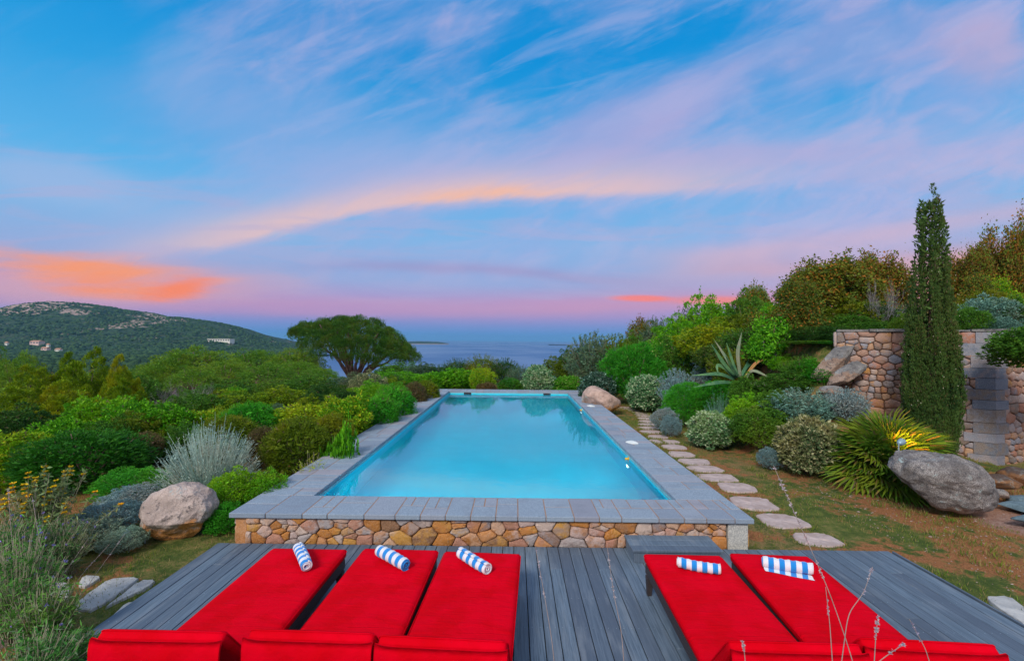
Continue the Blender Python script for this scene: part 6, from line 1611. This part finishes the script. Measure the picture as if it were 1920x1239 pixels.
stalks('dry_stalk', [
 ([(165, 1010), (110, 1090), (60, 1200)], [4.6, 4.5, 4.4], 'thin dry stem arching over the left herbs', 6),
 ([(205, 1020), (150, 1080), (90, 1180)], [4.9, 4.8, 4.6], 'thin dry stem leaning right over the blue grey mats', 5),
 ([(15, 915), (22, 1010), (40, 1180)], [4.6, 4.5, 4.4], 'tall pale dry stem at the left frame edge', 8),
 ([(235, 1000), (180, 1075), (130, 1150)], [5.0, 4.9, 4.7], 'thin dry stem reaching toward the path slabs', 4),
 ([(60, 930), (75, 1020), (85, 1150)], [4.7, 4.6, 4.5], 'tall dry stem in front of the yellow flowering bush', 8)], '', 'dry stem', 0.003, 0.012)

# ------------------------------------------------------------------ grass on the lawn (stuff)
def grass():
    rng = np.random.default_rng(31); b = MB(); n = 150000
    x = np.concatenate([rng.uniform(3.3, 12.5, n), rng.uniform(-8.5, -3.9, n // 3)]); y = np.concatenate([rng.uniform(3.5, 24, n) ** 1.0, rng.uniform(3.2, 12, n // 3)])
    keep = np.ones(len(x), bool)
    keep &= ~((x < DX1 + .05) & (x > DX0 - .03) & (y < DY1 + .02)); keep &= ~((x > PX0) & (x < PX1) & (y > PY0) & (y < PY1))
    nz = np.array([mnoise.fractal(Vector((a * .9, c * .9, 0)), 1, 2, 4) + .5 * mnoise.noise(Vector((a * 4, c * 4, 3))) for a, c in zip(x, y)])
    keep &= nz > rng.uniform(-0.35, 0.45, len(x)); keep &= ~((x > 7.6) & (y < 8.2))
    x, y = x[keep], y[keep]
    ex = []
    for (px, py, w, h) in steps:
        c = at_z(px, py, -.05); rx = (at_z(px + w / 2, py, -.05).x - at_z(px - w / 2, py, -.05).x) / 2; ry = (at_z(px, py - h / 2, -.05).y - at_z(px, py + h / 2, -.05).y) / 2
        e = np.abs((x - c.x) / rx) ** 3 + np.abs((y - c.y) / ry) ** 3; kk = e > 0.95; x, y = x[kk], y[kk]
        k = 260; a = rng.uniform(0, 6.28, k); s_ = rng.uniform(.98, 1.16, k); ca, sa = np.cos(a), np.sin(a)
        ex.append(np.stack([c.x + rx * np.sign(ca) * np.abs(ca) ** .62 * s_, c.y + ry * np.sign(sa) * np.abs(sa) ** .62 * s_], 1))
    ex = np.concatenate(ex); ex = ex[~((ex[:, 0] < DX1 + .05) & (ex[:, 1] < DY1 + .03))]; x = np.concatenate([x, ex[:, 0]]); y = np.concatenate([y, ex[:, 1]])
    z = Hh(x, y); m = len(x); P_ = np.stack([x, y, z], 1); d = unit(m, rng) * .55 + np.array([0, 0, 1.0])
    leaves(b, P_, d, np.full(m, 0.052) * np.where(y > 12, 1.5, 1.0), 0.0065, rng)
    tx = rng.uniform(3.6, 11.5, 420); ty = rng.uniform(4.2, 20, 420); ok = ~((tx < DX1 + .1) & (ty < DY1 + .1)) & ~((tx > 7.4) & (ty < 8.3)) & ((np.abs(tx - 4.5) > .6) | (ty > 20)); tx, ty = tx[ok], ty[ok]
    k = 34; bx = np.repeat(tx, k) + rng.normal(size=len(tx) * k) * .05; by = np.repeat(ty, k) + rng.normal(size=len(tx) * k) * .05
    leaves(b, np.stack([bx, by, Hh(bx, by)], 1), unit(len(bx), rng) * .5 + np.array([0, 0, 1.0]), np.full(len(bx), .085), .008, rng)
    tag(b.obj('grass', LM['grass']), 'patchy short grass growing over the red earth beside the pool', 'grass', kind='stuff')
grass()
def pebbles():
    rng = np.random.default_rng(33); b = MB(); n = 2600; x = rng.uniform(5.2, 12, n); y = rng.uniform(4.0, 9.6, n); k = (x + y * .25 > 7.2) | (rng.random(n) < .2); x, y = x[k], y[k]
    o8 = np.array([(1, 0, 0), (-1, 0, 0), (0, 1, 0), (0, -1, 0), (0, 0, 1), (0, 0, -1.0)]); z = Hh(x, y)
    for i in range(len(x)):
        s = rng.uniform(.005, .014) * (2.2 if rng.random() < .03 else 1); b.add(o8 * np.array([s * rng.uniform(.8, 1.5), s, s * .6]) + np.array([x[i], y[i], z[i] + .003]), [(0, 2, 4), (2, 1, 4), (1, 3, 4), (3, 0, 4), (2, 0, 5), (1, 2, 5), (3, 1, 5), (0, 3, 5)])
    tag(b.obj('gravel', M['pebble']), 'pinkish gravel scattered on the red earth at the right', 'gravel', kind='stuff')
M['pebble'] = simple('pinkish_gravel', (0.22, 0.14, 0.12), (0.40, 0.31, 0.28), 12)
pebbles()

# ------------------------------------------------------------------ far forest (stuff) and houses
def forest():
    rng = np.random.default_rng(9); b = MB(); V = []; 
    pts = []
    for _ in range(9000):
        d = math.sqrt(rng.uniform(110 ** 2, 1250 ** 2)); px = rng.uniform(-260, 640); x = (px - 966) / FP * d
        if (x / d) > -0.44 and d > 420: continue
        pts.append((x, d, float(Hh(x, d)), rng.uniform(4, 8) * (1 + d / 1500), rng.uniform(2.5, 4.5)))
    for _ in range(9000):
        px = rng.uniform(-300, 560); d = rng.uniform(900, 1560); x = (px - 966) / FP * d; z = float(hill_h(np.array(x), np.array(d)))
        if z > 88 and rng.random() < .5: continue
        pts.append((x, d, z - 1.0, rng.uniform(5, 10), rng.uniform(2.5, 5)))
    seg, rg = 7, 3
    base = [(math.cos(a + k * .4) * r, math.sin(a + k * .4) * r, z) for k, (r, z) in enumerate(((0.85, 0.0), (1.0, 0.45), (0.62, 0.85))) for a in np.arange(seg) * 2 * math.pi / seg] + [(0, 0, 1.0)]
    base = np.array(base); q = [(k * seg + i, k * seg + (i + 1) % seg, (k + 1) * seg + (i + 1) % seg, (k + 1) * seg + i) for k in range(2) for i in range(seg)] + [(2 * seg + i, 2 * seg + (i + 1) % seg, 3 * seg) for i in range(seg)]
    for x, y, z, w, h in pts:
        b.add((base * (1 + rng.normal(size=(len(base), 1)) * .13)) * np.array([w * .5, w * .5, h]) + np.array([x, y, z]), q)
    tag(b.obj('far_forest', M['forest'], smooth=True), 'distant pine forest filling the valley and the hill slope at the left', 'forest', kind='stuff')
def m_forest():
    m, T = newmat('distant_tree_crowns'); g = gpos(T); r = isl(T); s = T.noise(g, 0.5, 4, .7)
    c = T.mix(T.sstep(r + (s - .5) * 1.2, .2, .9), (0.018, 0.045, 0.018), (0.055, 0.110, 0.035)); finish(T, c, .95, T.bump(s, 1.0, 1.5), .1); return m
M['forest'] = m_forest(); forest()
M['hwall'] = simple('pinkish_render', (0.62, 0.42, 0.38), (0.68, 0.48, 0.42), .2); M['hwhite'] = simple('white_render', (0.66, 0.62, 0.55), (0.74, 0.70, 0.62), .2); M['roof'] = simple('terracotta_roof', (0.42, 0.20, 0.13), (0.50, 0.27, 0.17), .5); M['win'] = simple('dark_window', (0.05, 0.06, 0.08), (0.08, 0.09, 0.11), .5, .3)
def house(px, py, wpx, hpx, Y, label, wall, roof, flat=False):
    Y = 700.0
    while Y < 1480:
        p = at_y(px, py + hpx * 0.5, Y); s_ = max(float(hill_h(np.array(p.x), np.array(Y))) + 4.5 if Y > 850 else -99, Hz(p.x, Y) + 4)
        if p.z <= s_: break
        Y += 5
    Y -= 12
    c = at_y(px, py, Y); w = wpx / FP * Y; h = hpx / FP * Y; d = w * .35 if w > 30 else w * .7
    o = thing('house', label, 'house', (c.x, Y, c.z - h)); b = MB(); b.box(-w / 2, w / 2, 0, d, -6, h, 0); b.obj('wall', wall, o)
    b = MB()
    if flat: b.box(-w / 2 - 1, w / 2 + 1, -1, d + 1, h + .02, h + .8)
    else: b.add([(-w / 2 - .5, -.5, h + .02), (w / 2 + .5, -.5, h + .02), (w / 2 + .5, d + .5, h + .02), (-w / 2 - .5, d + .5, h + .02), (-w / 2, d / 2, h + 2.4), (w / 2, d / 2, h + 2.4)], [(3, 2, 1, 0), (0, 1, 5, 4), (2, 3, 4, 5), (0, 4, 3), (1, 2, 5)])
    b.obj('roof', roof, o); n = max(2, int(w / 6))
    for i in range(n):
        x = -w / 2 + (i + .5) * w / n; b = MB(); b.box(x - w / n * .28, x + w / n * .28, -.08, .02, h * .25, h * .75); b.obj('window', M['win'], o)
house(64, 640, 17, 4.5, 1080, 'pinkish house with a terracotta roof low on the hill at the far left', M['hwall'], M['roof'])
house(410, 635.5, 42, 4.2, 1250, 'long flat white building on the hill above the pine grove', M['hwhite'], M['hwhite'], True)
house(82, 652.5, 11, 3, 950, 'small pale long house below the pinkish one in the valley', M['hwall'], M['roof'])
house(89, 646, 5, 2.2, 1000, 'tiny white house right of the pinkish one', M['hwhite'], M['roof'])
house(107, 655, 9, 2.2, 930, 'tiny pale house at the right of the valley houses', M['hwhite'], M['roof'])
house(11, 642.5, 5, 2.6, 1080, 'tiny white house near the left frame edge on the hill', M['hwhite'], M['roof'])
# small tree hanging into the frame at the right, in front of the wall
bt = plant('broad','grove',1950,612,160,9.4,'leafy branches of a small tree reaching in at the right frame edge before the wall','tree',foliage='crown',stemname='branches',zbase=2.20,name='small_tree')
b = MB(); b.tube([(0.3, 0.05, -2.2), (0.15, 0.0, -0.9), (0, 0, 0.15)], [0.07, 0.06, 0.04], 7); tt = b.obj('trunk', M['bark'], None, True); tt.parent = bt; tt.scale = (1 / bt.scale.x, 1 / bt.scale.y, 1 / bt.scale.z)
# ------------------------------------------------------------------ haze
def haze():
    b = MB(); b.box(-31000, 31000, -2500, 16500, -62, 125, 0); m = bpy.data.materials.new('thin_sea_haze'); m.use_nodes = True; T = NT(m.node_tree); T.n.clear()
    v = T.node('ShaderNodeVolumePrincipled'); v.inputs['Density'].default_value = 0.00008; v.inputs['Color'].default_value = (0.26, 0.60, 0.95, 1); v.inputs['Anisotropy'].default_value = 0.0
    o = T.node('ShaderNodeOutputMaterial'); T.l.new(v.outputs[0], o.inputs[1])
    tag(b.obj('haze', m), 'thin blue air between the garden, the hill and the sea', 'haze', kind='stuff')
haze()
